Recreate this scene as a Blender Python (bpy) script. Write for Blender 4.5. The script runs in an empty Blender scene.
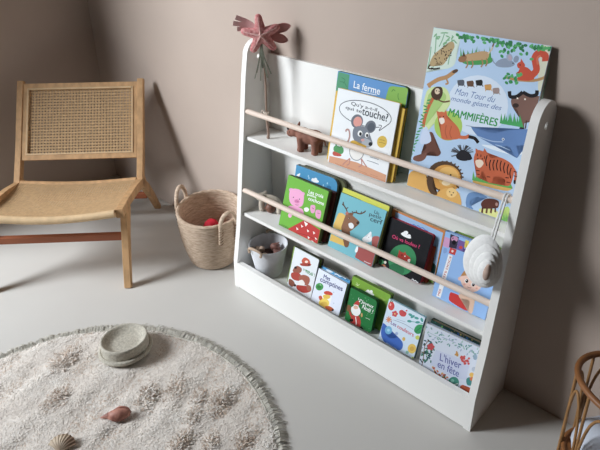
# Childrens corner: bookshelf, cane chair, basket and round rug
WINDOW = (-2.66, -1.0, 0.08, 2.40)     # glazed opening in the left wall: y0, y1, z0, z1
LPOS, LAIM, LSIZE = (-2.0, -3.4, 2.35), (0.2, -0.2, 0.4), 1.9
WATTS = 330.0
SKY = 1.2
LCOL = (0.90, 0.95, 1.0)
EXPOSURE = 0.0
HANDLES = (200, -8)
PILE = 65000
BOOK_GEOMETRY = {'mamm': (0.516, 0.555, -0.07, 9.3, -0.6, 0.265, 0.379, 0.02), 'mouse': (0.516, 0.32, -0.093, 11.4, 0.6, 0.188, 0.2, 0.01), 'brown': (0.516, 0.307, -0.0815, 10.5, 0.3, 0.213, 0.187, 0.012), 'ferme': (0.516, 0.296, -0.063, 9, 0.2, 0.217, 0.233, 0.013), 'pig': (0.268, 0.16, -0.128, 17.4, -0.3, 0.156, 0.157, 0.016), 'maroon': (0.268, 0.168, -0.1105, 16.8, 0, 0.157, 0.15, 0.014), 'bluepig': (0.268, 0.16, -0.082, 12, 2.0, 0.157, 0.174, 0.018), 'olive': (0.268, 0.176, -0.06, 10, 0.5, 0.16, 0.172, 0.012), 'deer': (0.268, 0.341, -0.114, 20.9, -0.3, 0.154, 0.158, 0.009), 'yellow': (0.268, 0.337, -0.1035, 20.9, -1.2, 0.158, 0.164, 0.02), 'black': (0.268, 0.499, -0.09, 18, -1.7, 0.131, 0.132, 0.016), 'rust': (0.268, 0.512, -0.0715, 15.5, -1.7, 0.128, 0.1, 0.007), 'ltblue': (0.268, 0.493, -0.0615, 12.6, -1.7, 0.16, 0.145, 0.013), 'doc': (0.268, 0.675, -0.109, 11.5, 0.9, 0.139, 0.173, 0.012), 'limeb': (0.268, 0.683, -0.0955, 13.5, 0.9, 0.138, 0.16, 0.028), 'red': (0.062, 0.187, -0.126, 17.4, -1.2, 0.101, 0.128, 0.009), 'green': (0.062, 0.177, -0.1155, 17, 1.5, 0.112, 0.119, 0.014), 'compt': (0.062, 0.291, -0.13, 20, -2.0, 0.111, 0.102, 0.01), 'blue': (0.062, 0.292, -0.1175, 20, -0.2, 0.109, 0.103, 0.014), 'santa': (0.062, 0.423, -0.132, 14.6, 1.0, 0.091, 0.101, 0.016), 'lime': (0.062, 0.403, -0.104, 15.6, 0.2, 0.132, 0.114, 0.016), 'coul': (0.062, 0.541, -0.131, 19.5, -0.3, 0.113, 0.12, 0.01), 'winter': (0.062, 0.682, -0.156, 10.6, 3.8, 0.139, 0.139, 0.01), 'wback': (0.062, 0.672, -0.12, 14, 2.5, 0.132, 0.119, 0.016)}
ART = {
 'mamm': [
  ["b","cfe0d2",[[-6.2,376.7],[63.3,374.7],[67.0,336.9],[63.3,302.1],[12.0,285.8],[-5.1,282.6]]],
  ["s","7fb08a",2.46,[[9.5,367.1],[13.7,329.3],[15.7,290.5]]],
  ["s","7fb08a",2.41,[[29.2,369.9],[26.7,354.9],[21.9,339.5]]],
  ["s","7fb08a",2.36,[[49.3,368.9],[51.5,337.4],[51.6,305.0]]],
  ["s","7fb08a",2.51,[[1.9,336.4],[3.3,311.6],[2.6,286.1]]],
  ["e","76ad7c",35.1,350.7,4.5,2.7,1.0,-1.2],
  ["e","76ad7c",33.9,344.7,4.4,-2.9,-1.0,-1.1],
  ["e","76ad7c",6.8,362.2,2.5,4.3,1.5,-0.6],
  ["e","76ad7c",24.4,370.2,5.3,1.2,0.4,-1.4],
  ["e","76ad7c",38.2,364.5,5.4,-1.0,-0.3,-1.4],
  ["e","76ad7c",33.2,371.6,5.5,0.2,0.1,-1.4],
  ["e","76ad7c",16.1,357.0,4.5,2.8,1.0,-1.2],
  ["e","76ad7c",41.7,360.0,3.4,3.7,1.3,-0.9],
  ["e","76ad7c",35.2,348.5,4.6,2.6,0.9,-1.2],
  ["e","76ad7c",13.7,357.5,4.1,-3.3,-1.1,-1.1],
  ["e","76ad7c",59.5,355.5,4.2,-2.9,-1.0,-1.1],
  ["e","76ad7c",50.2,363.2,2.8,4.0,1.4,-0.7],
  ["e","76ad7c",40.2,356.1,4.9,2.1,0.7,-1.3],
  ["e","76ad7c",14.0,357.0,5.4,1.1,0.4,-1.4],
  ["e","76ad7c",15.9,360.8,5.4,1.2,0.4,-1.4],
  ["e","76ad7c",52.3,357.1,4.3,2.8,1.0,-1.2],
  ["b","b79c6c",[[5.1,296.7],[12.1,320.1],[27.5,334.5],[41.2,344.5],[43.9,352.7],[54.6,354.3],[59.1,343.4],[51.1,328.5],[45.7,311.9],[36.7,300.3],[26.7,304.6],[17.2,294.8]]],
  ["e","3a2a20",20.9,323.5,1.7,-0.7,-0.6,-1.1],
  ["e","3a2a20",17.6,320.4,1.9,-0.1,-0.1,-1.2],
  ["e","3a2a20",30.0,329.0,-0.9,-1.5,-1.2,0.5],
  ["e","3a2a20",45.5,317.3,-0.8,-1.5,-1.2,0.5],
  ["e","3a2a20",27.4,315.3,1.2,-1.3,-1.0,-0.8],
  ["e","3a2a20",34.0,331.3,0.6,-1.5,-1.3,-0.4],
  ["e","3a2a20",52.1,338.3,-0.8,-1.5,-1.2,0.5],
  ["e","3a2a20",41.2,315.2,0.5,-1.6,-1.3,-0.3],
  ["e","3a2a20",32.9,342.3,1.9,-0.1,-0.1,-1.2],
  ["e","3a2a20",31.9,336.9,-1.8,-0.5,-0.4,1.1],
  ["e","3a2a20",41.1,323.1,-0.9,-1.5,-1.2,0.5],
  ["e","3a2a20",24.2,303.4,-1.5,-1.1,-0.9,0.9],
  ["e","3a2a20",42.7,326.0,-1.5,-1.0,-0.8,0.9],
  ["e","3a2a20",45.1,318.6,-1.7,-0.7,-0.6,1.0],
  ["e","3a2a20",37.3,330.1,0.0,-1.6,-1.3,-0.0],
  ["e","3a2a20",45.3,313.2,-1.8,-0.5,-0.3,1.1],
  ["e","3a2a20",49.2,324.3,1.8,-0.2,-0.1,-1.2],
  ["e","3a2a20",35.2,305.2,-1.3,-1.3,-1.0,0.8],
  ["e","3a2a20",30.9,325.1,1.7,-0.8,-0.7,-1.0],
  ["e","3a2a20",13.9,324.1,1.9,0.1,0.0,-1.2],
  ["e","3a2a20",19.9,311.2,-0.6,-1.6,-1.3,0.3],
  ["e","3a2a20",29.1,332.7,-0.6,-1.6,-1.3,0.3],
  ["e","3a2a20",53.2,329.7,1.8,-0.1,-0.1,-1.2],
  ["e","3a2a20",54.3,325.3,-1.4,-1.1,-0.8,0.9],
  ["e","3a2a20",47.6,335.0,-1.0,-1.4,-1.1,0.6],
  ["e","3a2a20",17.1,312.3,-1.5,-1.1,-0.8,0.9],
  ["e","3a2a20",41.7,331.1,-1.0,-1.4,-1.1,0.6],
  ["e","3a2a20",31.4,306.8,1.8,-0.5,-0.4,-1.1],
  ["e","3a2a20",53.3,332.6,1.7,-0.7,-0.6,-1.0],
  ["e","3a2a20",22.3,307.4,-1.8,-0.5,-0.4,1.1],
  ["e","3a2a20",41.4,325.7,1.4,-1.1,-0.9,-0.9],
  ["s","4a3826",3.44,[[7.4,297.1],[4.4,288.5],[13.9,288.2]]],
  ["s","2c2018",3.67,[[11.2,289.7],[20.6,289.4],[33.5,293.8]]],
  ["p","3f9a4a",[[77.9,321.3],[73.8,346.4],[84.5,320.5]]],
  ["p","3f9a4a",[[82.7,322.1],[80.4,344.4],[89.3,321.4]]],
  ["p","3f9a4a",[[87.4,323.0],[82.4,341.3],[94.0,322.2]]],
  ["p","3f9a4a",[[92.2,323.8],[91.5,343.5],[98.7,323.0]]],
  ["p","3f9a4a",[[96.9,324.6],[93.6,341.6],[103.4,323.8]]],
  ["p","3f9a4a",[[101.6,325.4],[102.1,350.1],[108.1,324.6]]],
  ["p","3f9a4a",[[106.3,326.2],[109.6,347.2],[112.7,325.4]]],
  ["p","3f9a4a",[[110.9,327.0],[111.5,354.9],[117.4,326.2]]],
  ["p","3f9a4a",[[115.6,327.8],[109.9,346.8],[122.0,327.0]]],
  ["p","3f9a4a",[[120.2,328.6],[116.5,350.4],[126.5,327.8]]],
  ["p","3f9a4a",[[124.8,329.4],[120.7,345.9],[131.1,328.6]]],
  ["p","3f9a4a",[[129.3,330.1],[128.3,348.8],[135.6,329.4]]],
  ["p","3f9a4a",[[133.8,330.9],[127.8,352.6],[140.1,330.1]]],
  ["p","3f9a4a",[[138.4,331.7],[133.1,349.0],[144.6,330.9]]],
  ["p","3f9a4a",[[142.8,332.5],[139.4,359.0],[149.1,331.7]]],
  ["b","3f9a4a",[[73.9,324.5],[101.3,336.8],[147.5,337.0],[145.4,323.5],[95.8,312.8]]],
  ["b","bf9a6b",[[76.0,324.9],[87.3,332.6],[101.3,336.8],[124.1,346.2],[140.6,345.2],[139.5,331.9],[122.2,327.0],[102.4,321.7],[90.1,319.6]]],
  ["b","9a6b43",[[73.7,320.6],[81.5,329.7],[92.2,329.6],[90.5,317.7],[78.0,315.5]]],
  ["p","5a3b28",[[81.9,327.8],[83.0,337.6],[90.2,329.2]]],
  ["s","a87f53",3.13,[[93.8,322.1],[97.9,313.2],[95.3,305.0]]],
  ["s","a87f53",3.09,[[106.1,324.3],[110.1,315.4],[107.6,307.3]]],
  ["s","a87f53",3.01,[[127.7,329.9],[131.7,321.1],[129.3,313.1]]],
  ["s","a87f53",2.98,[[137.2,333.4],[141.1,324.7],[138.8,316.7]]],
  ["s","d8c0a0",2.96,[[139.1,343.0],[144.9,353.3],[146.9,366.5]]],
  ["s","7a5236",2.92,[[145.6,358.9],[146.9,366.5],[147.1,370.2]]],
  ["b","8d9bb0",[[159.4,324.1],[165.0,334.4],[179.2,340.5],[193.4,337.5],[200.5,331.5],[190.7,324.2],[170.1,320.5]]],
  ["e","9fabc0",186.3,343.6,5.6,3.1,4.5,-6.9],
  ["e","b9a6b4",187.4,342.8,3.2,1.8,3.0,-4.6],
  ["e","8d9bb0",200.9,342.4,5.5,-0.9,-1.0,-7.0],
  ["s","8d9bb0",1.94,[[161.3,324.5],[154.3,328.9],[150.8,335.7]]],
  ["e","20242c",196.3,333.4,1.4,0.2,0.3,-1.3],
  ["b","d9d8bf",[[245.6,374.6],[265.6,376.0],[267.3,299.0],[257.4,295.2]]],
  ["s","b98a55",5.72,[[185.8,303.0],[211.1,302.3],[245.4,307.2],[269.6,319.1]]],
  ["s","cf4a2c",13.47,[[236.7,312.8],[246.2,327.1],[242.0,340.6],[237.5,352.2],[243.3,362.0],[256.5,359.0],[260.0,348.2]]],
  ["b","cf4a2c",[[212.5,304.4],[211.1,318.8],[214.4,328.5],[225.2,330.5],[237.8,323.8],[245.9,312.7],[238.4,305.8],[222.3,302.7]]],
  ["e","cf4a2c",213.6,332.0,8.1,1.4,1.6,-7.0],
  ["s","d96c48",4.39,[[246.8,339.7],[243.1,351.4],[247.9,357.5]]],
  ["p","cf4a2c",[[210.8,336.0],[210.4,345.9],[217.8,338.1]]],
  ["s","b23c22",2.3,[[212.9,319.1],[208.2,314.6],[212.7,311.8]]],
  ["e","1d1715",211.6,332.5,1.4,0.3,0.3,-1.4],
  ["e","2f8f4e",77.7,368.9,4.5,-1.7,-1.3,-2.7],
  ["e","4fae62",154.7,373.5,0.9,-4.0,-3.0,-0.5],
  ["e","267a44",188.5,357.5,-0.7,-4.0,-3.0,0.6],
  ["e","2f8f4e",96.3,366.4,3.7,-2.7,-2.1,-2.3],
  ["e","4fae62",228.1,370.3,3.5,-2.2,-1.5,-2.3],
  ["e","267a44",164.9,367.8,4.3,0.7,0.6,-2.8],
  ["e","2f8f4e",67.6,366.7,-1.8,-4.0,-3.2,1.2],
  ["e","4fae62",226.6,373.4,-0.1,-3.9,-2.9,0.2],
  ["e","267a44",208.1,369.0,1.7,-3.8,-2.7,-1.0],
  ["e","2f8f4e",141.3,373.1,-0.5,-4.1,-3.1,0.4],
  ["e","4fae62",90.4,369.8,3.8,-2.6,-2.0,-2.3],
  ["e","267a44",149.8,371.3,-4.1,-1.5,-1.2,2.7],
  ["e","2f8f4e",121.1,371.3,-0.1,-4.2,-3.2,0.1],
  ["e","4fae62",192.3,365.6,4.3,0.1,0.2,-2.8],
  ["e","267a44",151.0,372.3,3.4,-2.8,-2.1,-2.1],
  ["e","2f8f4e",262.7,375.0,-3.8,-1.0,-0.9,2.6],
  ["e","4fae62",166.0,365.2,1.4,-3.9,-2.9,-0.8],
  ["e","267a44",239.4,369.4,3.9,-1.5,-0.9,-2.5],
  ["e","2f8f4e",233.2,372.6,-1.3,-3.7,-2.7,1.0],
  ["e","4fae62",164.5,352.0,-2.8,-3.1,-2.4,1.9],
  ["e","267a44",86.2,367.7,-4.4,-1.6,-1.4,2.7],
  ["e","2f8f4e",108.7,373.0,3.9,-2.5,-1.8,-2.4],
  ["e","4fae62",247.4,373.3,-1.7,-3.4,-2.5,1.3],
  ["e","267a44",150.2,373.0,-2.3,-3.5,-2.7,1.6],
  ["e","2f8f4e",170.0,343.2,3.4,-2.8,-2.0,-2.1],
  ["e","4fae62",246.3,375.2,-1.2,-3.6,-2.7,1.0],
  ["e","267a44",225.8,371.9,-3.7,-1.6,-1.3,2.5],
  ["e","2f8f4e",239.6,373.4,0.8,-3.9,-2.8,-0.4],
  ["e","4fae62",182.3,370.9,4.1,-1.5,-1.0,-2.6],
  ["e","267a44",175.8,369.2,4.3,-0.9,-0.6,-2.8],
  ["e","2f8f4e",76.3,371.6,-1.7,-4.0,-3.2,1.1],
  ["e","4fae62",231.8,347.8,-4.0,-0.9,-0.8,2.7],
  ["e","267a44",79.7,367.5,-1.4,-4.1,-3.2,0.9],
  ["e","2f8f4e",181.4,352.8,0.1,-4.1,-3.0,0.0],
  ["e","4fae62",242.0,368.0,-1.5,-3.6,-2.6,1.2],
  ["e","267a44",82.1,361.8,1.9,-4.0,-3.1,-1.1],
  ["e","2f8f4e",83.3,369.7,0.7,-4.2,-3.3,-0.3],
  ["e","4fae62",183.7,366.9,-3.1,-2.7,-2.1,2.1],
  ["e","267a44",165.6,371.3,-2.4,-3.4,-2.6,1.6],
  ["e","2f8f4e",180.8,364.2,-0.8,-4.0,-3.0,0.6],
  ["e","4fae62",119.7,372.7,-4.5,-0.7,-0.7,2.9],
  ["e","267a44",71.8,367.1,3.5,-3.0,-2.4,-2.1],
  ["e","2f8f4e",220.0,356.8,0.3,-4.0,-2.9,-0.0],
  ["e","4fae62",254.1,373.3,2.6,-3.1,-2.1,-1.6],
  ["e","267a44",183.1,373.4,1.9,-3.7,-2.7,-1.1],
  ["e","2f8f4e",262.3,373.0,-3.7,-1.3,-1.1,2.5],
  ["e","4fae62",91.3,370.0,0.2,-4.2,-3.3,-0.1],
  ["e","267a44",177.0,364.7,1.4,-3.9,-2.9,-0.8],
  ["e","2f8f4e",61.3,371.0,4.5,-1.9,-1.4,-2.7],
  ["e","4fae62",251.3,370.1,1.8,-3.6,-2.5,-1.1],
  ["e","267a44",193.4,367.5,2.8,-3.2,-2.3,-1.7],
  ["e","2f8f4e",147.0,369.0,4.5,0.4,0.4,-2.9],
  ["e","4fae62",200.9,370.5,-0.7,-3.9,-2.9,0.6],
  ["e","267a44",210.4,361.8,3.2,-2.7,-1.9,-2.0],
  ["e","2f8f4e",124.8,370.6,4.4,-1.3,-0.9,-2.8],
  ["e","4fae62",248.6,369.5,4.0,0.5,0.5,-2.7],
  ["e","267a44",244.5,371.7,-3.9,-0.9,-0.8,2.7],
  ["e","2f8f4e",156.2,367.2,-2.0,-3.6,-2.8,1.4],
  ["e","4fae62",149.9,372.7,1.2,-4.0,-3.0,-0.6],
  ["e","267a44",79.1,370.5,2.8,-3.5,-2.7,-1.7],
  ["e","2f8f4e",166.6,370.7,4.0,-1.9,-1.3,-2.5],
  ["e","4fae62",171.2,353.5,0.5,-4.1,-3.1,-0.2],
  ["e","267a44",204.8,365.0,1.9,-3.7,-2.7,-1.1],
  ["e","2f8f4e",159.6,369.9,-3.7,-2.2,-1.8,2.4],
  ["e","4fae62",139.3,373.2,3.3,-3.0,-2.2,-2.0],
  ["e","267a44",194.5,365.6,-1.5,-3.7,-2.8,1.1],
  ["e","2f8f4e",174.7,367.7,4.4,-0.4,-0.1,-2.8],
  ["e","4fae62",126.0,364.2,4.5,-1.2,-0.8,-2.8],
  ["e","267a44",201.4,373.6,4.2,-0.1,0.1,-2.8],
  ["e","2f8f4e",101.6,362.9,-1.9,-3.8,-3.0,1.3],
  ["e","4fae62",192.4,359.8,1.6,-3.8,-2.8,-0.9],
  ["e","267a44",172.8,356.8,2.3,-3.6,-2.6,-1.4],
  ["e","2f8f4e",261.6,371.4,-1.5,-3.5,-2.6,1.2],
  ["e","4fae62",258.8,374.1,-3.4,-1.8,-1.5,2.4],
  ["e","267a44",179.9,372.8,1.8,-3.8,-2.7,-1.1],
  ["e","2f8f4e",143.3,372.6,-2.4,-3.4,-2.7,1.6],
  ["e","4fae62",83.9,372.6,4.8,-0.3,-0.1,-3.0],
  ["e","267a44",233.1,368.7,2.2,-3.5,-2.4,-1.3],
  ["e","2f8f4e",83.9,371.5,4.5,-1.6,-1.2,-2.8],
  ["e","4fae62",224.8,372.4,-2.8,-2.8,-2.1,2.0],
  ["e","267a44",80.5,366.1,1.1,-4.2,-3.3,-0.6],
  ["e","2f8f4e",240.1,373.9,2.3,-3.4,-2.3,-1.4],
  ["e","4fae62",195.0,368.7,-3.2,-2.5,-2.0,2.2],
  ["e","267a44",182.2,369.4,3.0,-3.0,-2.2,-1.9],
  ["e","2f8f4e",137.0,369.1,0.8,-4.1,-3.1,-0.4],
  ["e","4fae62",125.2,372.2,3.0,-3.3,-2.5,-1.8],
  ["e","267a44",130.9,371.8,3.9,-2.3,-1.6,-2.4],
  ["e","2f8f4e",96.8,371.1,4.7,0.5,0.5,-2.9],
  ["e","4fae62",155.1,362.0,-3.7,-2.3,-1.8,2.4],
  ["e","267a44",174.7,369.3,0.3,-4.1,-3.0,-0.0],
  ["e","2f8f4e",198.0,373.6,-3.9,-1.5,-1.3,2.6],
  ["e","4fae62",180.2,363.3,2.8,-3.2,-2.3,-1.7],
  ["e","267a44",213.6,372.2,4.2,-0.1,0.1,-2.8],
  ["e","2f8f4e",243.0,371.8,4.0,0.4,0.5,-2.7],
  ["e","4fae62",208.4,353.8,4.0,-1.5,-1.0,-2.6],
  ["e","2f8f4e",191.3,310.1,4.1,-1.2,-0.8,-2.6],
  ["e","4fae62",187.8,304.8,-2.3,-3.4,-2.4,1.5],
  ["e","2f8f4e",210.1,299.6,-1.2,-3.9,-2.7,0.8],
  ["e","4fae62",210.9,312.1,0.2,-4.0,-2.8,-0.1],
  ["e","2f8f4e",185.3,300.2,-3.3,-2.6,-1.9,2.1],
  ["e","4fae62",200.3,307.1,3.4,-2.5,-1.7,-2.1],
  ["e","2f8f4e",200.4,294.5,-4.1,-1.2,-0.8,2.6],
  ["e","4fae62",213.0,295.6,-2.4,-3.3,-2.3,1.6],
  ["e","2f8f4e",194.4,303.1,-2.0,-3.6,-2.5,1.3],
  ["e","4fae62",210.3,301.3,1.1,-3.9,-2.7,-0.6],
  ["e","2f8f4e",191.7,291.9,3.8,-1.9,-1.3,-2.4],
  ["e","4fae62",217.1,313.7,-4.0,-1.0,-0.8,2.6],
  ["e","2f8f4e",199.3,296.4,4.2,0.7,0.5,-2.7],
  ["e","4fae62",199.2,307.9,-1.6,-3.7,-2.6,1.1],
  ["e","2f8f4e",207.7,305.2,-1.8,-3.6,-2.6,1.2],
  ["e","4fae62",217.0,314.4,0.1,-4.0,-2.8,0.0],
  ["e","2f8f4e",209.0,302.0,3.5,-2.4,-1.6,-2.2],
  ["e","4fae62",214.1,310.8,-3.2,-2.5,-1.8,2.1],
  ["e","d5e2f2",136.8,231.2,70.2,-1.6,-4.2,-65.2],
  ["b","555a66",[[81.1,274.9],[87.7,275.2],[94.4,279.4],[98.7,274.4],[97.2,266.2],[90.3,267.8],[85.5,264.8]]],
  ["s","555a66",1.69,[[97.4,270.2],[101.7,265.1]]],
  ["s","555a66",1.71,[[87.0,268.1],[86.1,261.9]]],
  ["b","6b4a34",[[103.4,277.3],[109.8,277.6],[116.3,281.8],[120.6,276.8],[119.1,268.7],[112.4,270.3],[107.7,267.4]]],
  ["s","6b4a34",1.65,[[119.4,272.7],[123.6,267.7]]],
  ["s","6b4a34",1.67,[[109.2,270.6],[108.3,264.5]]],
  ["b","23211f",[[123.4,283.2],[129.6,283.5],[136.0,287.6],[140.2,282.7],[138.8,274.7],[132.2,276.2],[127.6,273.4]]],
  ["s","23211f",1.62,[[139.0,278.6],[143.2,273.6]]],
  ["s","23211f",1.64,[[129.0,276.6],[128.2,270.6]]],
  ["b","d49a4a",[[145.3,277.9],[151.4,278.2],[157.6,282.3],[161.8,277.4],[160.5,269.5],[154.0,271.0],[149.5,268.2]]],
  ["s","d49a4a",1.58,[[160.6,273.4],[164.8,268.5]]],
  ["s","d49a4a",1.6,[[150.9,271.4],[150.1,265.4]]],
  ["b","a18a85",[[164.5,274.2],[170.5,274.5],[176.6,278.6],[180.6,273.7],[179.4,265.9],[173.1,267.4],[168.7,264.5]]],
  ["s","a18a85",1.55,[[179.6,269.7],[183.6,264.9]]],
  ["s","a18a85",1.57,[[170.0,267.7],[169.3,261.8]]],
  ["s","bb8a55",9.31,[[10.1,248.5],[33.1,267.4],[53.9,277.5],[69.7,292.5]]],
  ["e","5b3d28",71.7,293.8,6.1,4.0,2.5,-3.1],
  ["s","bb8a55",4.55,[[28.8,260.5],[20.2,256.7],[15.4,245.4]]],
  ["s","bb8a55",3.87,[[53.6,273.5],[59.9,264.7],[53.8,261.4]]],
  ["b","cfe09a",[[10.2,236.0],[44.1,253.4],[63.5,247.2],[73.9,219.0],[51.6,182.6],[28.3,144.8],[12.7,162.4]]],
  ["b","a9cc70",[[16.3,229.0],[46.1,243.6],[62.4,230.7],[42.0,195.0],[20.9,158.0]]],
  ["b","4a3222",[[23.4,240.9],[33.0,251.1],[46.7,251.9],[51.7,238.6],[45.7,222.9],[31.9,222.0],[23.1,230.4]]],
  ["e","e0c7a8",37.2,241.7,6.6,1.4,1.4,-6.9],
  ["e","22160f",34.8,242.2,1.6,0.3,0.3,-1.4],
  ["e","22160f",41.7,242.6,1.5,0.3,0.3,-1.4],
  ["s","6b4a30",3.42,[[40.8,223.9],[57.5,221.4],[72.3,226.8]]],
  ["s","c8622e",8.06,[[29.2,223.5],[21.9,200.9],[17.6,174.3],[17.1,152.7]]],
  ["b","7d5b50",[[209.1,260.9],[218.0,272.2],[235.6,277.8],[257.6,278.9],[279.5,278.2],[284.0,252.0],[280.4,229.0],[255.2,226.5],[244.0,218.0],[233.0,232.4],[224.6,243.7],[214.2,246.9]]],
  ["s","7d5b50",9.24,[[241.9,227.0],[243.8,210.4]]],
  ["s","7d5b50",8.11,[[263.2,232.2],[266.5,218.0]]],
  ["e","2e211d",244.5,207.7,5.4,1.4,0.6,-2.7],
  ["s","4c362e",2.75,[[249.9,225.2],[251.8,208.6]]],
  ["s","1f1b20",7.57,[[201.7,276.2],[206.0,265.9],[218.9,268.7],[229.5,280.2]]],
  ["s","1f1b20",7.33,[[229.5,280.2],[245.3,276.2],[257.2,280.6],[256.9,289.6]]],
  ["e","efe5d8",221.5,265.5,1.8,0.4,0.4,-1.8],
  ["e","efe5d8",237.2,267.1,1.8,0.4,0.4,-1.8],
  ["e","3a2a26",221.2,250.4,6.4,1.4,1.0,-4.5],
  ["p","3fa45a",[[195.9,206.0],[194.8,227.4],[203.9,206.1]]],
  ["p","3fa45a",[[200.5,206.4],[202.9,230.1],[208.4,206.4]]],
  ["p","3fa45a",[[205.0,206.7],[208.2,225.3],[212.9,206.8]]],
  ["p","3fa45a",[[209.4,207.1],[213.9,224.3],[217.3,207.1]]],
  ["p","3fa45a",[[213.9,207.4],[211.2,231.4],[221.7,207.5]]],
  ["p","3fa45a",[[218.3,207.8],[213.6,233.5],[226.1,207.8]]],
  ["p","3fa45a",[[222.8,208.1],[222.3,234.6],[230.5,208.2]]],
  ["p","3fa45a",[[227.2,208.5],[221.7,232.6],[234.9,208.5]]],
  ["p","3fa45a",[[231.5,208.8],[229.5,229.4],[239.2,208.8]]],
  ["p","3fa45a",[[235.9,209.1],[233.7,232.5],[243.5,209.2]]],
  ["p","3fa45a",[[240.2,209.5],[233.6,234.4],[247.9,209.5]]],
  ["e","a8cc52",79.4,170.7,34.1,8.6,6.8,-32.9],
  ["b","d2683a",[[48.1,188.1],[55.4,198.2],[67.2,196.8],[74.0,186.0],[90.7,181.8],[106.3,171.3],[114.3,154.7],[105.0,146.0],[72.5,137.2],[64.4,154.2],[58.5,171.7]]],
  ["b","f3e4d6",[[54.2,181.1],[64.8,185.8],[69.1,176.4],[61.1,170.2]]],
  ["p","d2683a",[[48.1,188.1],[43.9,197.5],[55.8,196.2]]],
  ["p","d2683a",[[62.8,195.8],[67.7,205.2],[72.3,193.9]]],
  ["e","201510",55.6,185.7,1.7,0.4,0.3,-1.5],
  ["e","201510",64.2,188.8,1.6,0.4,0.3,-1.5],
  ["s","d2683a",7.68,[[105.8,152.5],[125.1,155.5],[134.6,162.2]]],
  ["s","20181a",7.45,[[133.0,159.7],[148.1,159.7],[158.3,152.2]]],
  ["s","b5522a",2.25,[[74.7,171.5],[75.8,155.0],[83.0,142.1]]],
  ["s","b5522a",2.21,[[88.1,172.8],[87.1,155.9],[93.9,145.1]]],
  ["b","e2ecf6",[[167.1,150.6],[213.0,157.4],[256.6,159.9],[246.9,147.3],[225.3,147.0],[188.9,146.6]]],
  ["b","5f83b8",[[134.6,182.6],[156.0,182.0],[187.1,182.1],[214.3,195.1],[239.7,203.6],[261.6,207.3],[263.9,181.3],[249.1,171.4],[242.2,167.5],[249.7,152.0],[247.8,143.6],[235.6,153.9],[225.7,162.9],[199.2,155.5],[177.3,161.5],[155.3,165.7]]],
  ["s","a9c3e2",2.08,[[155.3,165.7],[187.0,164.1],[212.3,169.1]]],
  ["e","eef3f8",211.0,174.6,2.8,0.8,0.6,-2.8],
  ["e","1c2330",211.0,174.6,1.6,0.4,0.4,-1.6],
  ["s","a9c3e2",1.2,[[196.4,158.7],[212.5,159.2]]],
  ["s","a9c3e2",1.19,[[199.5,158.6],[218.8,158.0]]],
  ["s","a9c3e2",1.19,[[202.6,158.4],[225.1,156.8]]],
  ["s","a9c3e2",1.19,[[205.7,158.3],[231.3,155.6]]],
  ["b","6d4437",[[30.8,132.4],[35.6,144.5],[45.1,144.8],[52.5,131.8],[62.5,117.3],[74.3,105.5],[67.1,94.7],[58.7,101.0],[47.0,99.8],[30.2,86.1],[24.3,91.1],[33.8,104.9]]],
  ["b","7c5144",[[7.1,77.1],[20.9,83.4],[35.9,94.4],[39.5,88.8],[34.6,76.3],[21.4,67.9],[6.3,67.9]]],
  ["b","c9d7ef",[[17.8,111.4],[44.3,125.2],[26.3,155.0],[16.8,141.8]]],
  ["s","4d4c50",1.2,[[126.4,118.4],[98.7,116.3]]],
  ["s","4d4c50",1.2,[[126.4,118.4],[137.6,139.1]]],
  ["s","4d4c50",1.2,[[126.4,118.4],[102.4,103.5]]],
  ["s","4d4c50",1.2,[[126.4,118.4],[126.2,139.0]]],
  ["s","4d4c50",1.2,[[126.4,118.4],[133.9,139.5]]],
  ["s","4d4c50",1.2,[[126.4,118.4],[115.7,135.7]]],
  ["s","4d4c50",1.2,[[126.4,118.4],[101.1,105.0]]],
  ["s","4d4c50",1.2,[[126.4,118.4],[99.7,119.7]]],
  ["s","4d4c50",1.2,[[126.4,118.4],[99.3,118.7]]],
  ["s","4d4c50",1.2,[[126.4,118.4],[100.2,120.9]]],
  ["s","4d4c50",1.2,[[126.4,118.4],[100.0,120.6]]],
  ["s","4d4c50",1.2,[[126.4,118.4],[152.1,129.5]]],
  ["s","4d4c50",1.2,[[126.4,118.4],[141.9,137.9]]],
  ["s","4d4c50",1.2,[[126.4,118.4],[148.5,134.1]]],
  ["s","4d4c50",1.2,[[126.4,118.4],[135.3,139.4]]],
  ["s","4d4c50",1.2,[[126.4,118.4],[103.8,126.6]]],
  ["s","4d4c50",1.2,[[126.4,118.4],[151.0,131.3]]],
  ["s","4d4c50",1.2,[[126.4,118.4],[113.9,134.8]]],
  ["s","4d4c50",1.2,[[126.4,118.4],[98.5,114.7]]],
  ["s","4d4c50",1.2,[[126.4,118.4],[136.7,139.2]]],
  ["s","4d4c50",1.2,[[126.4,118.4],[99.9,120.3]]],
  ["s","4d4c50",1.2,[[126.4,118.4],[144.2,137.0]]],
  ["s","4d4c50",1.2,[[126.4,118.4],[137.7,139.1]]],
  ["s","4d4c50",1.2,[[126.4,118.4],[101.0,122.6]]],
  ["s","4d4c50",1.2,[[126.4,118.4],[111.8,133.6]]],
  ["s","4d4c50",1.2,[[126.4,118.4],[135.4,139.4]]],
  ["s","4d4c50",1.2,[[126.4,118.4],[131.1,139.5]]],
  ["s","4d4c50",1.2,[[126.4,118.4],[117.7,136.6]]],
  ["s","4d4c50",1.2,[[126.4,118.4],[98.9,116.9]]],
  ["s","4d4c50",1.2,[[126.4,118.4],[102.6,125.1]]],
  ["s","4d4c50",1.2,[[126.4,118.4],[133.6,139.5]]],
  ["s","4d4c50",1.2,[[126.4,118.4],[111.6,133.4]]],
  ["s","4d4c50",1.2,[[126.4,118.4],[135.7,139.3]]],
  ["s","4d4c50",1.2,[[126.4,118.4],[132.6,139.5]]],
  ["b","26242a",[[112.5,110.1],[122.7,125.7],[138.1,125.9],[148.4,118.5],[140.2,105.6],[121.0,102.0]]],
  ["e","26242a",143.1,112.7,8.2,2.4,1.1,-4.9],
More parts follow.
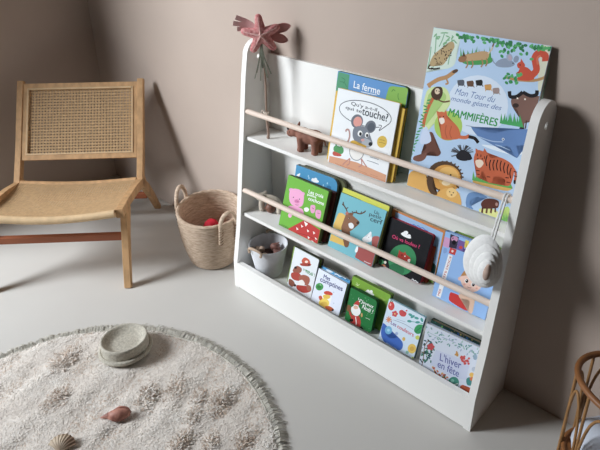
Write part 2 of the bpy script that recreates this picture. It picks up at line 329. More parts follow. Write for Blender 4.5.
  ["b","d9a953",[[168.1,67.8],[199.9,78.1],[250.1,82.2],[245.3,68.4],[203.4,62.6],[167.3,61.2]]],
  ["p","5aac4e",[[162.0,65.8],[160.5,86.9],[170.5,66.5]]],
  ["p","5aac4e",[[167.5,66.4],[169.0,86.7],[176.0,67.1]]],
  ["p","5aac4e",[[173.0,67.0],[173.2,88.2],[181.5,67.7]]],
  ["p","5aac4e",[[178.5,67.7],[175.7,85.9],[186.9,68.3]]],
  ["p","5aac4e",[[183.9,68.3],[184.9,89.5],[192.3,68.9]]],
  ["p","5aac4e",[[189.3,68.9],[192.1,85.9],[197.6,69.5]]],
  ["p","5aac4e",[[194.7,69.5],[196.5,86.7],[203.0,70.2]]],
  ["p","5aac4e",[[200.0,70.1],[197.7,89.9],[208.3,70.8]]],
  ["p","5aac4e",[[205.4,70.7],[203.7,90.4],[213.5,71.4]]],
  ["p","5aac4e",[[210.6,71.3],[210.5,87.4],[218.8,72.0]]],
  ["p","5aac4e",[[215.9,71.9],[214.8,87.0],[224.0,72.5]]],
  ["p","5aac4e",[[221.1,72.5],[220.5,91.8],[229.2,73.1]]],
  ["p","5aac4e",[[226.3,73.1],[227.5,91.1],[234.3,73.7]]],
  ["p","5aac4e",[[231.5,73.7],[230.4,90.4],[239.5,74.3]]],
  ["p","5aac4e",[[236.6,74.3],[240.8,91.1],[244.6,74.9]]],
  ["p","5aac4e",[[241.8,74.9],[240.9,88.8],[249.6,75.5]]],
  ["p","5aac4e",[[246.9,75.4],[244.5,92.0],[254.7,76.0]]],
  ["b","c85f36",[[155.7,124.8],[161.6,136.8],[172.5,135.8],[182.8,136.7],[193.1,127.5],[210.0,134.5],[232.9,131.3],[247.0,121.6],[249.5,102.3],[247.8,83.5],[238.9,78.5],[231.7,92.5],[209.9,89.6],[207.1,74.2],[196.4,74.9],[189.5,87.3],[179.8,92.6],[178.4,79.6],[170.4,77.0],[166.5,94.7],[157.1,108.5]]],
  ["b","f0d8bf",[[160.7,111.7],[172.3,117.2],[180.0,111.3],[174.1,99.1],[165.3,100.6]]],
  ["p","c85f36",[[156.9,129.2],[154.8,139.0],[164.1,135.4]]],
  ["p","c85f36",[[172.9,133.9],[174.7,144.6],[182.8,136.7]]],
  ["s","241816",2.45,[[184.0,131.0],[183.6,118.6],[188.2,107.6]]],
  ["s","241816",2.43,[[194.0,123.7],[193.6,111.3],[198.1,100.3]]],
  ["s","241816",2.41,[[201.7,126.0],[201.4,113.7],[205.9,102.8]]],
  ["s","241816",2.39,[[209.4,128.3],[209.1,116.0],[213.6,105.2]]],
  ["s","241816",2.37,[[217.4,128.6],[217.2,116.4],[221.6,105.6]]],
  ["s","241816",2.35,[[225.8,127.1],[225.6,115.0],[230.0,104.2]]],
  ["s","241816",2.33,[[234.2,125.6],[234.0,113.5],[238.4,102.8]]],
  ["s","241816",2.32,[[241.5,119.9],[241.3,107.7],[245.7,97.0]]],
  ["s","241816",1.88,[[161.3,128.5],[162.6,122.6]]],
  ["s","241816",1.87,[[169.8,128.8],[171.0,123.0]]],
  ["s","241816",1.85,[[178.5,127.3],[179.8,121.5]]],
  ["s","241816",1.9,[[166.4,90.5],[174.6,92.0]]],
  ["s","241816",1.91,[[168.1,82.6],[176.4,84.1]]],
  ["s","241816",1.86,[[193.3,84.3],[201.4,85.9]]],
  ["s","241816",1.77,[[234.1,95.3],[241.8,96.8]]],
  ["s","241816",1.77,[[238.1,86.4],[245.8,87.9]]],
  ["s","c85f36",4.82,[[242.9,122.3],[253.2,111.5],[255.3,94.1]]],
  ["s","241816",1.92,[[248.7,114.1],[255.5,114.2]]],
  ["s","241816",1.93,[[250.9,104.7],[257.7,104.9]]],
  ["e","241816",255.7,92.2,2.7,0.9,1.1,-4.7],
  ["e","1a1210",164.9,117.1,1.6,0.5,0.3,-1.6],
  ["e","1a1210",174.9,120.1,1.6,0.5,0.3,-1.5],
  ["b","e0a94e",[[-0.5,-3.3],[3.0,32.7],[23.2,45.9],[45.9,44.0],[56.9,13.6],[92.9,3.2],[58.0,-4.3]]],
  ["e","58402c",94.6,52.7,43.3,-0.9,-6.1,-37.5],
  ["e","d99a3c",99.8,50.0,36.8,-0.7,-5.3,-33.0],
  ["e","e8b65c",103.3,55.5,26.0,-0.6,-3.8,-24.0],
  ["s","58402c",3.32,[[132.4,63.8],[140.8,66.5]]],
  ["s","58402c",3.33,[[132.9,56.4],[141.5,57.1]]],
  ["s","58402c",3.34,[[131.2,48.8],[139.5,47.5]]],
  ["s","58402c",3.37,[[127.5,41.3],[135.0,38.0]]],
  ["s","58402c",3.39,[[121.9,34.4],[128.2,29.3]]],
  ["s","58402c",3.43,[[114.8,28.4],[119.5,21.7]]],
  ["s","58402c",3.46,[[106.5,23.7],[109.3,15.9]]],
  ["s","58402c",3.49,[[97.5,20.7],[98.2,12.0]]],
  ["s","58402c",3.53,[[88.4,19.5],[86.8,10.5]]],
  ["s","58402c",3.56,[[79.5,20.1],[75.8,11.5]]],
  ["s","58402c",3.58,[[71.6,22.7],[66.0,14.8]]],
  ["s","58402c",3.59,[[65.1,27.0],[57.8,20.4]]],
  ["s","58402c",3.6,[[60.4,32.8],[51.9,27.9]]],
  ["s","58402c",3.6,[[57.8,39.8],[48.6,36.8]]],
  ["s","58402c",3.59,[[57.4,47.5],[48.1,46.7]]],
  ["s","58402c",3.57,[[59.3,55.4],[50.5,56.7]]],
  ["s","58402c",3.55,[[63.4,63.0],[55.5,66.5]]],
  ["s","58402c",3.52,[[69.3,70.0],[62.8,75.2]]],
  ["s","58402c",3.49,[[76.7,75.8],[72.0,82.6]]],
  ["s","58402c",3.45,[[85.2,80.2],[82.4,88.0]]],
  ["s","58402c",3.42,[[94.2,83.0],[93.5,91.4]]],
  ["s","58402c",3.39,[[103.2,83.9],[104.6,92.4]]],
  ["s","58402c",3.36,[[111.7,83.0],[115.1,91.2]]],
  ["s","58402c",3.34,[[119.2,80.4],[124.4,87.7]]],
  ["s","58402c",3.33,[[125.4,76.1],[132.0,82.2]]],
  ["s","58402c",3.32,[[129.9,70.5],[137.6,75.0]]],
  ["b","58402c",[[51.8,39.1],[65.1,45.6],[70.6,18.2],[85.3,5.1],[69.1,1.8],[56.5,15.7]]],
  ["e","2a1d15",91.1,58.2,2.2,0.7,0.4,-2.1],
  ["e","2a1d15",109.0,61.7,2.2,0.7,0.4,-2.0],
  ["b","4a3022",[[95.4,48.6],[106.5,51.1],[102.4,43.2]]],
  ["s","4a3022",1.49,[[102.2,44.2],[102.4,37.6],[96.2,33.4]]],
  ["e","f3dcb0",101.9,39.7,10.9,3.6,1.3,-6.2],
  ["b","e0a94e",[[85.3,5.1],[96.1,22.2],[111.0,29.5],[131.7,29.8],[143.2,18.4],[147.5,-2.1],[115.8,-4.5]]],
  ["e","efc678",119.7,21.3,12.9,4.4,2.4,-11.4],
  ["e","2a1d15",114.9,21.9,1.5,0.5,0.3,-1.4],
  ["e","2a1d15",124.0,22.8,1.5,0.5,0.3,-1.4],
  ["e","4a3022",120.8,16.2,2.4,0.8,0.3,-1.4],
  ["b","6c93c4",[[157.4,25.5],[163.9,36.4],[182.2,42.7],[204.3,39.7],[194.8,34.2],[178.3,30.6],[167.8,18.3],[168.8,3.4],[159.2,6.5]]],
  ["b","6c93c4",[[160.9,9.3],[172.5,6.9],[178.3,0.3],[163.0,-0.9]]],
  ["b","dfe08a",[[192.1,7.5],[219.7,17.5],[237.3,13.4],[237.0,-3.8],[203.6,-5.6]]],
  ["b","b9d36a",[[240.3,18.7],[255.0,34.5],[267.6,5.8],[251.7,-4.6]]],
  ["b","63362c",[[193.4,20.9],[201.2,34.3],[218.8,40.5],[231.6,38.7],[232.8,24.4],[224.7,23.6],[217.8,16.8],[205.1,16.5],[200.1,10.4]]],
  ["s","63362c",4.23,[[199.2,14.4],[200.3,-0.4]]],
  ["s","63362c",4.18,[[209.1,17.9],[210.2,3.3]]],
  ["s","63362c",4.13,[[218.8,21.5],[220.0,6.9]]],
  ["s","63362c",3.48,[[226.6,24.3],[229.2,12.5]]],
  ["e","b98f84",228.2,31.2,2.9,1.0,0.9,-3.9],
  ["p","6fae50",[[247.0,-2.1],[238.0,19.5],[249.9,-1.0]]],
  ["p","6fae50",[[248.9,-1.4],[242.1,13.2],[251.8,-0.3]]],
  ["p","6fae50",[[250.8,-0.7],[242.0,25.6],[253.6,0.4]]],
  ["p","6fae50",[[252.7,0.1],[246.2,19.0],[255.5,1.1]]],
  ["p","6fae50",[[254.6,0.8],[248.2,21.5],[257.4,1.8]]],
  ["p","6fae50",[[256.5,1.5],[249.7,26.5],[259.3,2.6]]],
  ["p","6fae50",[[258.3,2.2],[253.5,21.8],[261.1,3.3]]],
  ["p","6fae50",[[260.2,2.9],[256.3,20.7],[263.0,4.0]]],
  ["p","6fae50",[[262.1,3.6],[258.7,22.1],[264.9,4.7]]],
  ["p","6fae50",[[263.9,4.3],[259.2,30.9],[266.7,5.4]]],
  ["e","3f9a5a",20.7,217.4,5.2,2.5,0.9,-1.6],
  ["e","3f9a5a",20.1,209.9,5.8,0.7,0.1,-1.9],
  ["e","3f9a5a",13.8,201.1,5.6,-0.9,-0.5,-1.9],
  ["e","3f9a5a",16.2,194.2,5.6,1.8,0.5,-1.8],
  ["e","3f9a5a",15.7,186.7,5.6,1.8,0.6,-1.8],
  ["e","3f9a5a",10.5,178.0,5.0,-2.3,-1.1,-1.7],
  ["e","3f9a5a",11.2,170.6,5.0,3.2,1.1,-1.5],
  ["e","3f9a5a",8.5,162.4,5.8,-0.6,-0.4,-1.9],
  ["e","3f9a5a",13.5,156.1,5.7,1.8,0.5,-1.8],
  ["e","3f9a5a",11.8,148.1,5.3,2.9,1.0,-1.6],
  ["e","3f9a5a",7.8,139.4,5.1,3.3,1.1,-1.6],
  ["e","3f9a5a",6.1,131.3,5.9,1.0,0.1,-1.9],
  ["e","3f9a5a",5.3,123.4,3.6,4.7,1.7,-1.0],
  ["e","3f9a5a",6.8,116.1,5.2,3.2,1.0,-1.6],
  ["e","3f9a5a",3.6,107.5,4.5,4.1,1.4,-1.3],
  ["e","3f9a5a",0.1,98.7,6.0,0.2,-0.2,-2.0],
  ["e","3f9a5a",1.7,91.3,5.0,-2.4,-1.2,-1.8],
  ["e","3f9a5a",-2.2,82.3,5.6,-1.4,-0.8,-2.0],
  ["e","3f9a5a",-3.3,74.1,4.5,4.4,1.5,-1.3],
  ["e","3f9a5a",-4.5,65.8,6.0,1.7,0.3,-1.9],
  ["e","3f9a5a",-3.1,58.3,5.4,3.4,1.0,-1.6],
  ["e","3f9a5a",0.3,51.3,6.1,1.1,0.1,-2.0],
  ["t","5f7fb4","Mon Tour du",[81.0,243.9],[175.9,245.9],13.8,0.012,0.35],
  ["t","5f7fb4","monde géant des",[73.8,225.1],[193.6,229.7],14.0,0.012,0.35],
  ["t","1f9a44","MAMMIFÈRES",[74.7,193.4],[191.9,197.2],22.3,0.034,0.1],
  ["s","6b7a92",1.07,[[121.6,182.4],[134.3,183.5],[149.4,183.3]]],
 ],
 'mouse': [
  ["p","d79c78",[[3.4,-4.3],[3.6,17.7],[44.3,21.5],[92.8,25.5],[185.6,19.7],[187.1,-2.5]]],
  ["p","c98a66",[[3.4,-4.3],[3.6,1.4],[86.1,3.7],[186.7,4.4],[187.1,-2.5]]],
  ["s","b97c5c",1.13,[[25.0,3.9],[58.9,2.8]]],
  ["s","b97c5c",1.09,[[63.9,5.2],[94.6,4.4]]],
  ["s","b97c5c",1.06,[[101.7,6.6],[129.3,6.0]]],
  ["s","b97c5c",1.02,[[138.3,7.8],[163.0,7.5]]],
  ["s","4a4f56",1.89,[[172.5,154.3],[168.6,145.9],[158.9,138.1],[144.1,131.4],[125.0,126.3],[103.2,123.4],[80.4,122.9],[58.4,124.9],[39.1,129.3],[24.3,135.8],[15.4,143.9],[13.3,152.8],[18.0,161.7],[29.1,169.8],[45.5,176.5],[65.7,181.2],[88.0,183.5],[110.4,183.5],[131.2,181.0],[149.0,176.5],[162.3,170.1],[170.3,162.6],[172.5,154.3]]],
  ["p","f2f4f6",[[139.0,138.9],[170.0,146.4],[146.8,124.7]]],
  ["s","4a4f56",1.96,[[139.7,135.6],[148.7,135.3],[143.8,122.3],[168.6,146.0]]],
  ["t","3c434c","Qu'y a-t-il",[48.1,162.9],[128.1,163.6],12.1,0.02,0],
  ["t","3c434c","qui te",[32.7,149.9],[84.9,149.8],10.6,0.02,0],
  ["t","3c434c","touche?",[85.1,149.0],[162.7,148.8],19.7,0.03,0],
  ["s","b58c86",4.83,[[64.5,55.2],[55.9,66.3],[58.9,85.0],[53.9,100.5],[46.3,100.4],[44.1,94.5]]],
  ["e","6d737d",74.2,129.1,18.3,1.7,-0.4,-18.1],
  ["e","e39a8e",76.4,128.4,13.2,1.2,-0.3,-13.4],
  ["e","6d737d",116.9,125.4,15.4,-0.8,-3.5,-16.2],
  ["e","555c67",118.6,124.5,10.6,-0.6,-2.5,-11.5],
  ["b","7b828c",[[69.0,111.3],[83.4,119.2],[100.8,121.0],[113.9,112.2],[123.9,97.5],[131.2,86.5],[126.0,76.4],[109.6,70.2],[87.1,72.0],[71.0,83.7],[66.1,98.3]]],
  ["b","a9afb7",[[102.3,91.8],[122.0,91.8],[129.1,81.6],[115.4,72.6],[99.3,74.4]]],
  ["e","f4f4f2",89.0,101.1,7.1,0.8,-0.2,-7.8],
  ["e","f4f4f2",110.1,102.6,5.5,0.6,-0.1,-6.9],
  ["e","1d2126",90.7,100.2,4.0,1.0,0.9,-4.6],
  ["e","1d2126",111.3,101.6,3.4,0.9,0.8,-4.1],
  ["e","23262b",125.2,83.1,5.8,1.6,1.0,-4.9],
  ["e","d79a96",100.1,86.9,5.5,1.4,0.6,-3.3],
  ["b","ece9e4",[[63.7,59.5],[73.4,71.0],[106.9,67.7],[111.3,50.4],[106.4,37.5],[90.1,28.3],[75.2,33.0],[65.1,46.4]]],
  ["s","8a8f96",2.06,[[108.7,58.5],[109.0,52.1],[107.6,45.8],[104.6,40.0],[100.2,35.1],[94.8,31.7],[88.7,30.0],[82.5,30.0],[76.7,32.0],[71.8,35.6],[68.1,40.6],[66.1,46.7],[65.8,53.2],[67.3,59.6],[70.4,65.4],[74.9,70.2],[80.5,73.5],[86.5,75.2],[92.6,75.0],[98.3,73.0],[103.1,69.4],[106.7,64.4],[108.7,58.5]]],
  ["b","d8aa2c",[[63.5,71.9],[75.1,79.4],[94.2,73.9],[112.7,75.4],[112.0,68.2],[94.1,63.3],[72.6,63.7]]],
  ["s","c08478",3.23,[[70.3,29.8],[56.7,14.5],[50.5,5.8]]],
  ["s","c08478",3.23,[[70.3,29.8],[70.3,15.3],[63.3,8.7]]],
  ["s","c08478",3.12,[[105.1,38.9],[109.2,23.2],[101.1,15.4]]],
  ["s","c08478",3.12,[[105.1,38.9],[120.1,26.4],[126.0,22.8]]],
  ["e","dcb83c",157.2,97.3,14.3,1.6,-0.1,-15.2],
  ["s","b08a28",1.48,[[148.0,93.5],[157.6,95.3],[168.6,94.8]]],
  ["s","b08a28",1.47,[[148.6,100.6],[157.3,102.0],[165.3,101.6]]],
  ["b","4f9a5c",[[13.9,45.9],[22.1,50.9],[31.6,48.0],[42.1,51.8],[47.0,43.2],[42.1,33.6],[24.3,32.3],[14.6,36.0]]],
  ["b","c2503f",[[13.1,31.9],[23.0,33.7],[41.3,31.6],[37.9,26.0],[15.9,22.6]]],
  ["s","4f9a5c",5.01,[[23.4,43.9],[19.3,53.8]]],
  ["s","4f9a5c",4.96,[[37.0,43.1],[37.0,54.9]]],
  ["s","7c8692",1.52,[[130.0,50.4],[145.2,51.3],[156.4,51.0]]],
  ["s","7c8692",1.54,[[122.8,39.6],[142.3,40.0],[158.7,39.5]]],
 ],
 'ferme': [
  ["p","4f9a72",[[2.5,231.8],[39.1,230.8],[40.1,182.3],[-0.8,178.3]]],
  ["b","86b84a",[[160.6,215.8],[167.6,226.3],[188.4,228.9],[214.6,230.1],[215.1,206.8],[216.0,186.6],[162.4,182.9]]],
  ["s","2f7a50",1.65,[[14.5,218.8],[26.3,214.5],[22.2,205.0]]],
  ["s","2f7a50",1.66,[[10.7,207.1],[24.6,207.7],[34.2,198.7]]],
  ["s","4d8a34",1.92,[[171.7,214.0],[175.5,219.7],[181.7,217.7]]],
  ["s","4d8a34",1.89,[[191.1,213.9],[191.5,205.9],[195.7,198.5]]],
  ["t","f6f8fa","La ferme",[55.8,200.4],[138.6,198.8],18.4,0.02,0],
  ["s","f6f8fa",1.57,[[81.3,195.3],[109.5,196.0],[129.8,196.9]]],
 ],
 'pig': [
  ["b","58902e",[[2.6,3.5],[35.1,7.2],[48.1,-0.4],[29.6,-13.8],[5.1,-16.8]]],
  ["e","e59ac4",21.1,117.1,8.0,2.6,1.4,-5.3],
  ["e","e59ac4",67.3,120.2,7.2,2.4,1.4,-5.2],
  ["b","f0a6cf",[[17.3,110.9],[26.3,122.1],[48.9,127.9],[68.8,122.3],[75.7,104.4],[73.5,85.4],[54.8,76.0],[33.0,76.6],[20.8,89.8]]],
  ["e","dd7fb2",51.5,92.1,9.9,1.3,-0.4,-6.1],
  ["e","a84c80",48.4,91.8,2.0,0.7,0.4,-1.5],
  ["e","a84c80",55.2,92.5,2.0,0.7,0.4,-1.5],
  ["e","33202c",35.7,99.0,2.0,0.7,0.4,-1.5],
  ["e","33202c",59.7,101.4,1.9,0.7,0.4,-1.5],
  ["s","a84c80",1.56,[[47.9,81.8],[54.4,81.6],[60.0,84.4]]],
  ["b","e99cc8",[[24.3,68.2],[54.6,76.7],[78.6,76.2],[84.0,61.8],[55.7,52.4],[28.9,51.1]]],
  ["e","f0a6cf",36.4,43.4,7.0,2.5,1.8,-6.8],
  ["t","fafafa","Les trois",[86.8,129.1],[141.7,131.7],10.5,0.04,0],
  ["t","fafafa","petits",[84.7,119.6],[118.0,121.3],8.9,0.04,0],
  ["t","fafafa","cochons",[91.0,109.7],[148.8,112.9],10.6,0.05,0],
  ["b","eca0c9",[[104.4,98.2],[115.4,102.8],[121.4,99.3],[122.6,83.7],[112.9,77.9],[105.7,85.8]]],
  ["b","eca0c9",[[126.5,91.6],[138.5,95.8],[145.5,92.0],[145.7,72.9],[134.1,71.1],[126.9,78.9]]],
  ["b","f4f6f4",[[82.9,81.8],[93.7,88.0],[101.9,84.4],[96.9,76.2],[87.9,74.6]]],
  ["e","7a3a5c",112.0,92.8,1.4,0.5,0.3,-1.1],
  ["e","7a3a5c",116.1,92.7,1.4,0.5,0.3,-1.1],
  ["e","7a3a5c",135.1,85.9,1.4,0.5,0.3,-1.1],
  ["e","7a3a5c",139.2,85.7,1.4,0.5,0.3,-1.1],
  ["p","c3332f",[[31.6,-4.6],[91.4,48.1],[114.9,47.5],[158.1,41.6],[155.8,-5.7],[99.1,-9.9]]],
  ["p","f3e9e4",[[68.5,18.6],[78.9,15.9],[72.9,10.3]]],
  ["p","f3e9e4",[[83.5,32.5],[93.7,29.7],[87.8,24.2]]],
  ["p","f3e9e4",[[108.4,27.5],[118.5,24.8],[112.7,19.3]]],
  ["p","f3e9e4",[[130.9,30.0],[140.8,27.3],[135.2,21.9]]],
  ["p","f3e9e4",[[115.8,9.9],[125.8,7.2],[120.0,1.7]]],
  ["p","f3e9e4",[[133.0,3.5],[142.9,0.9],[137.2,-4.6]]],
  ["p","f3e9e4",[[142.3,16.1],[152.2,13.5],[146.5,8.0]]],
  ["p","f2efe9",[[92.0,45.9],[108.2,43.7],[102.4,32.6]]],
  ["s","8f2420",1.58,[[64.5,-0.4],[104.6,8.8],[150.5,10.4]]],
 ],
 'bluepig': [
  ["b","f2f6f8",[[5.6,136.5],[9.1,146.7],[18.6,152.9],[17.8,145.2],[11.7,137.5]]],
  ["e","f2f6f8",76.9,147.4,14.3,1.2,-0.7,-5.0],
  ["e","f2f6f8",68.6,148.9,4.8,1.5,0.7,-3.9],
  ["e","f2f6f8",78.1,151.8,5.7,1.7,0.9,-5.0],
  ["e","9fd0e6",50.4,154.1,2.4,0.7,0.5,-3.1],
  ["e","9fd0e6",53.4,148.8,2.4,0.7,0.5,-3.1],
  ["e","9fd0e6",108.4,143.2,2.3,0.7,0.5,-3.1],
  ["e","9fd0e6",121.3,153.3,2.3,0.7,0.5,-3.1],
  ["e","2f78a6",128.6,139.5,9.1,2.9,1.6,-9.2],
 ],
 'deer': [
  ["b","e7bf5a",[[8.8,99.9],[24.7,104.1],[37.0,95.3],[38.0,68.4],[35.0,60.2],[3.4,56.2],[4.9,78.9]]],
  ["p","e0b64c",[[1.8,36.9],[58.1,35.1],[57.2,20.2],[2.2,17.1]]],
  ["b","7d5238",[[30.7,61.7],[40.7,63.1],[58.5,66.4],[65.4,47.7],[67.2,24.2],[55.3,20.3],[45.3,39.8]]],
  ["b","8f6144",[[33.2,107.1],[39.7,113.3],[50.7,111.1],[67.1,106.2],[81.4,101.5],[80.5,92.8],[70.5,86.7],[68.4,75.9],[56.5,63.7],[39.9,59.7],[29.3,65.9],[32.2,86.5]]],
  ["b","e6e8ea",[[49.0,84.2],[58.4,89.9],[67.2,85.5],[66.3,76.7],[55.9,74.3]]],
  ["e","3d2a20",77.3,96.9,4.5,1.7,1.3,-4.1],
  ["e","20140e",46.1,99.3,2.1,0.8,0.6,-1.7],
  ["e","f2ede4",45.4,98.3,0.8,0.3,0.2,-0.7],
  ["s","5c3f2e",3.58,[[37.9,110.3],[29.2,119.7],[18.2,127.5],[13.8,135.3]]],
  ["s","5c3f2e",2.7,[[29.2,119.7],[34.7,126.2]]],
  ["s","5c3f2e",2.71,[[21.9,124.9],[15.7,126.6],[12.0,129.2]]],
  ["s","5c3f2e",3.54,[[51.1,112.7],[59.8,120.5],[76.5,122.6],[88.1,131.3],[90.9,136.8]]],
  ["s","5c3f2e",2.62,[[65.7,121.8],[62.1,127.4]]],
  ["s","5c3f2e",2.59,[[78.7,124.2],[79.4,130.5]]],
  ["s","5c3f2e",2.65,[[55.2,117.3],[49.5,120.7]]],
  ["b","c06a58",[[30.5,106.9],[34.6,114.6],[40.4,111.2],[37.5,105.5]]],
  ["b","7d5238",[[40.8,109.8],[49.0,116.6],[56.5,113.2],[51.6,108.3]]],
  ["b","eef0f2",[[104.2,58.2],[106.0,66.5],[115.0,72.3],[116.6,78.2],[122.2,88.7],[126.2,87.2],[125.8,77.2],[131.8,75.0],[131.6,64.4],[115.7,55.8]]],
  ["e","3a3a44",121.9,72.7,1.2,0.5,0.3,-1.0],
  ["b","b05a54",[[132.4,73.0],[139.1,82.4],[153.0,84.8],[157.3,68.5],[154.5,44.8],[142.1,45.1]]],
  ["p","a8504c",[[97.5,36.4],[147.3,40.0],[159.9,35.8],[153.9,-0.1],[96.5,5.0]]],
  ["b","eef0f2",[[90.8,22.9],[93.3,35.4],[98.0,35.0],[99.2,22.4],[94.2,18.0]]],
  ["s","eef0f2",1.29,[[126.8,6.8],[140.2,6.7],[148.6,8.3]]],
  ["t","3d5560","Un",[117.7,138.9],[133.4,138.5],9.6,0.03,0],
  ["t","3d5560","petit",[105.4,124.7],[144.0,126.8],12.5,0.03,0],
  ["t","3d5560","cerf",[111.8,115.7],[150.3,118.0],12.5,0.04,0],
 ],
 'black': [
  ["e","f4f4f4",58.9,102.9,15.7,-0.2,-0.8,-4.3],
  ["e","f4f4f4",56.0,109.9,6.7,2.6,1.5,-4.9],
  ["e","f4f4f4",49.9,105.2,4.5,1.8,1.1,-3.6],
  ["e","f4f4f4",67.2,105.5,5.1,2.0,1.3,-4.3],
  ["t","d8336e","Où va loulou ?",[20.8,81.7],[104.6,85.7],9.7,0.04,0],
  ["e","2f8a55",65.4,38.8,39.8,10.4,3.7,-40.6],
  ["e","256f45",57.6,8.3,23.0,2.5,-1.4,-14.9],
  ["b","c23b2c",[[50.8,51.3],[52.4,57.2],[57.1,55.5],[66.4,57.9],[73.7,55.8],[85.7,54.2],[89.7,46.3],[85.8,40.2],[76.4,38.3],[64.7,35.5],[51.5,37.3]]],
  ["p","c23b2c",[[51.3,52.3],[49.7,60.6],[56.9,56.1]]],
  ["p","c23b2c",[[66.3,55.6],[67.3,63.5],[73.5,56.4]]],
  ["b","f2ece4",[[81.4,46.5],[87.8,50.0],[88.5,42.1],[83.0,41.2]]],
  ["e","151515",61.9,50.7,1.9,0.8,0.5,-1.7],
  ["e","f2ece4",71.0,50.9,1.8,0.8,0.5,-1.7],
  ["b","c9774a",[[9.6,0.1],[17.3,4.2],[25.1,1.5],[24.4,-8.0],[14.4,-10.2]]],
  ["b","d9d2c0",[[15.0,11.7],[20.1,15.4],[23.6,12.3],[20.0,6.9]]],
  ["b","3f9a5e",[[-3.3,7.6],[7.8,15.1],[15.8,9.0],[9.6,0.1],[-0.1,-0.3]]],
  ["b","274a6a",[[44.9,-6.9],[69.0,-1.7],[102.3,-1.6],[116.9,-9.7],[80.4,-11.6]]],
  ["s","e8e8e8",1.98,[[106.4,1.1],[109.4,4.7],[113.6,1.4],[117.7,4.1],[121.7,1.5],[126.1,2.8]]],
 ],
 'ltblue': [
  ["p","9fc2e6",[[10.3,140.9],[154.8,138.5],[159.6,-5.1],[21.0,-22.9]]],
  ["s","4f7fd0",2.44,[[59.4,125.8],[66.9,125.7],[71.3,128.1],[78.2,126.4],[84.0,129.4],[91.1,127.0],[98.6,129.2],[105.5,126.8],[114.3,126.6]]],
  ["b","1f4a44",[[134.7,48.4],[154.9,49.9],[155.8,23.4],[137.5,20.3]]],
  ["p","93c23e",[[135.1,13.8],[157.8,18.7],[159.3,-7.1],[132.8,-10.2]]],
  ["e","c23b2c",144.0,34.9,2.1,1.0,0.5,-2.0],
 ],
 'doc': [
  ["b","86a6dc",[[4.3,128.4],[10.6,132.1],[14.2,123.7],[6.8,117.1]]],
  ["p","d79cc8",[[1.2,158.7],[15.9,159.2],[16.5,134.4],[-1.3,134.3]]],
  ["p","3c3346",[[13.4,170.6],[34.9,170.7],[35.5,140.0],[16.6,137.2]]],
  ["e","c98fb4",25.7,162.3,8.3,3.2,1.5,-7.0],
  ["e","17131c",26.3,153.6,5.1,2.0,1.3,-5.7],
  ["e","2a2230",21.4,162.7,1.6,0.6,0.4,-1.6],
  ["p","7a5aa0",[[35.5,164.8],[53.2,164.9],[53.4,139.7],[35.7,139.4]]],
  ["e","d8453c",44.8,147.9,4.1,1.6,0.8,-3.8],
  ["p","e2cf4c",[[52.0,170.5],[61.3,170.8],[60.8,152.3],[52.8,151.8]]],
  ["s","c89a2c",1.34,[[51.6,166.3],[57.4,158.4],[56.0,149.4]]],
  ["p","5a4a86",[[50.8,148.3],[61.5,149.2],[58.9,139.9],[50.7,140.0]]],
  ["p","cf3a34",[[19.9,137.9],[36.4,139.0],[34.9,123.8],[19.0,122.9]]],
  ["e","f4d8d4",27.1,131.0,2.9,1.2,0.7,-3.2],
  ["p","f2f2f4",[[18.9,120.0],[30.1,120.4],[22.8,4.0],[11.3,3.0]]],
  ["t","c5372f","P'TITS DOCS",[21.7,42.2],[28.1,116.8],5.1,0.04,0],
  ["t","c5372f","MES",[19.1,7.4],[20.3,25.5],5.2,0.05,0],
  ["b","c58a4a",[[58.8,75.9],[62.7,86.4],[65.7,97.2],[69.0,91.7],[78.0,94.2],[86.7,88.3],[77.6,80.8],[64.9,76.5]]],
  ["e","f0c0ae",58.9,72.5,3.8,1.7,1.0,-4.5],
  ["b","f6cdbb",[[58.8,75.9],[66.7,83.7],[82.3,89.9],[100.0,88.7],[112.3,83.9],[113.3,76.8],[107.2,62.9],[94.0,53.3],[80.6,52.7],[68.8,59.3]]],
  ["e","f0c0ae",111.6,78.8,4.2,1.9,1.0,-4.4],
  ["e","f8f8f8",76.3,74.6,4.6,2.1,1.2,-5.4],
  ["e","2c1a18",77.0,74.6,3.4,1.5,1.0,-4.5],
  ["e","f8f8f8",93.5,73.3,4.6,2.1,1.2,-5.4],
  ["e","2c1a18",93.9,72.8,3.3,1.5,1.0,-4.4],
  ["e","ffffff",75.7,75.8,1.2,0.6,0.3,-1.3],
  ["e","ffffff",92.7,74.0,1.2,0.6,0.3,-1.3],
  ["s","8a4a3c",1.02,[[81.3,61.5],[86.2,60.9],[91.1,63.1]]],
  ["e","e8a898",86.0,67.8,1.2,0.6,0.3,-1.3],
  ["e","f0a898",73.2,64.1,2.8,1.3,0.5,-2.2],
  ["e","f0a898",103.5,67.5,2.7,1.2,0.5,-2.2],
  ["b","5a3c30",[[77.2,52.5],[87.9,53.2],[95.0,52.0],[88.8,46.6],[80.2,46.8]]],
  ["b","d6322e",[[43.7,27.0],[48.6,30.7],[63.3,31.1],[70.4,24.4],[81.4,27.5],[93.7,27.7],[95.3,5.6],[82.3,2.1],[59.9,5.0],[44.8,9.3]]],
  ["b","e6bfa4",[[66.0,34.5],[88.8,46.6],[104.0,50.9],[105.8,34.2],[106.6,4.0],[97.5,1.7],[94.3,28.0],[81.1,28.8],[70.8,25.3]]],
  ["s","4a6ea8",0.67,[[117.7,1.0],[122.8,0.7],[127.6,1.7]]],
 ],
 'red': [
  ["b","c8553a",[[37.1,99.4],[46.6,112.6],[64.9,112.3],[72.1,100.2],[58.5,93.2],[42.6,91.5]]],
  ["b","a8402f",[[35.0,88.1],[72.5,103.4],[71.1,94.6],[41.7,82.8]]],
  ["e","2c2422",67.8,97.2,2.9,1.3,0.6,-2.3],
  ["e","f0e0d2",56.0,102.3,5.8,2.5,1.0,-3.7],
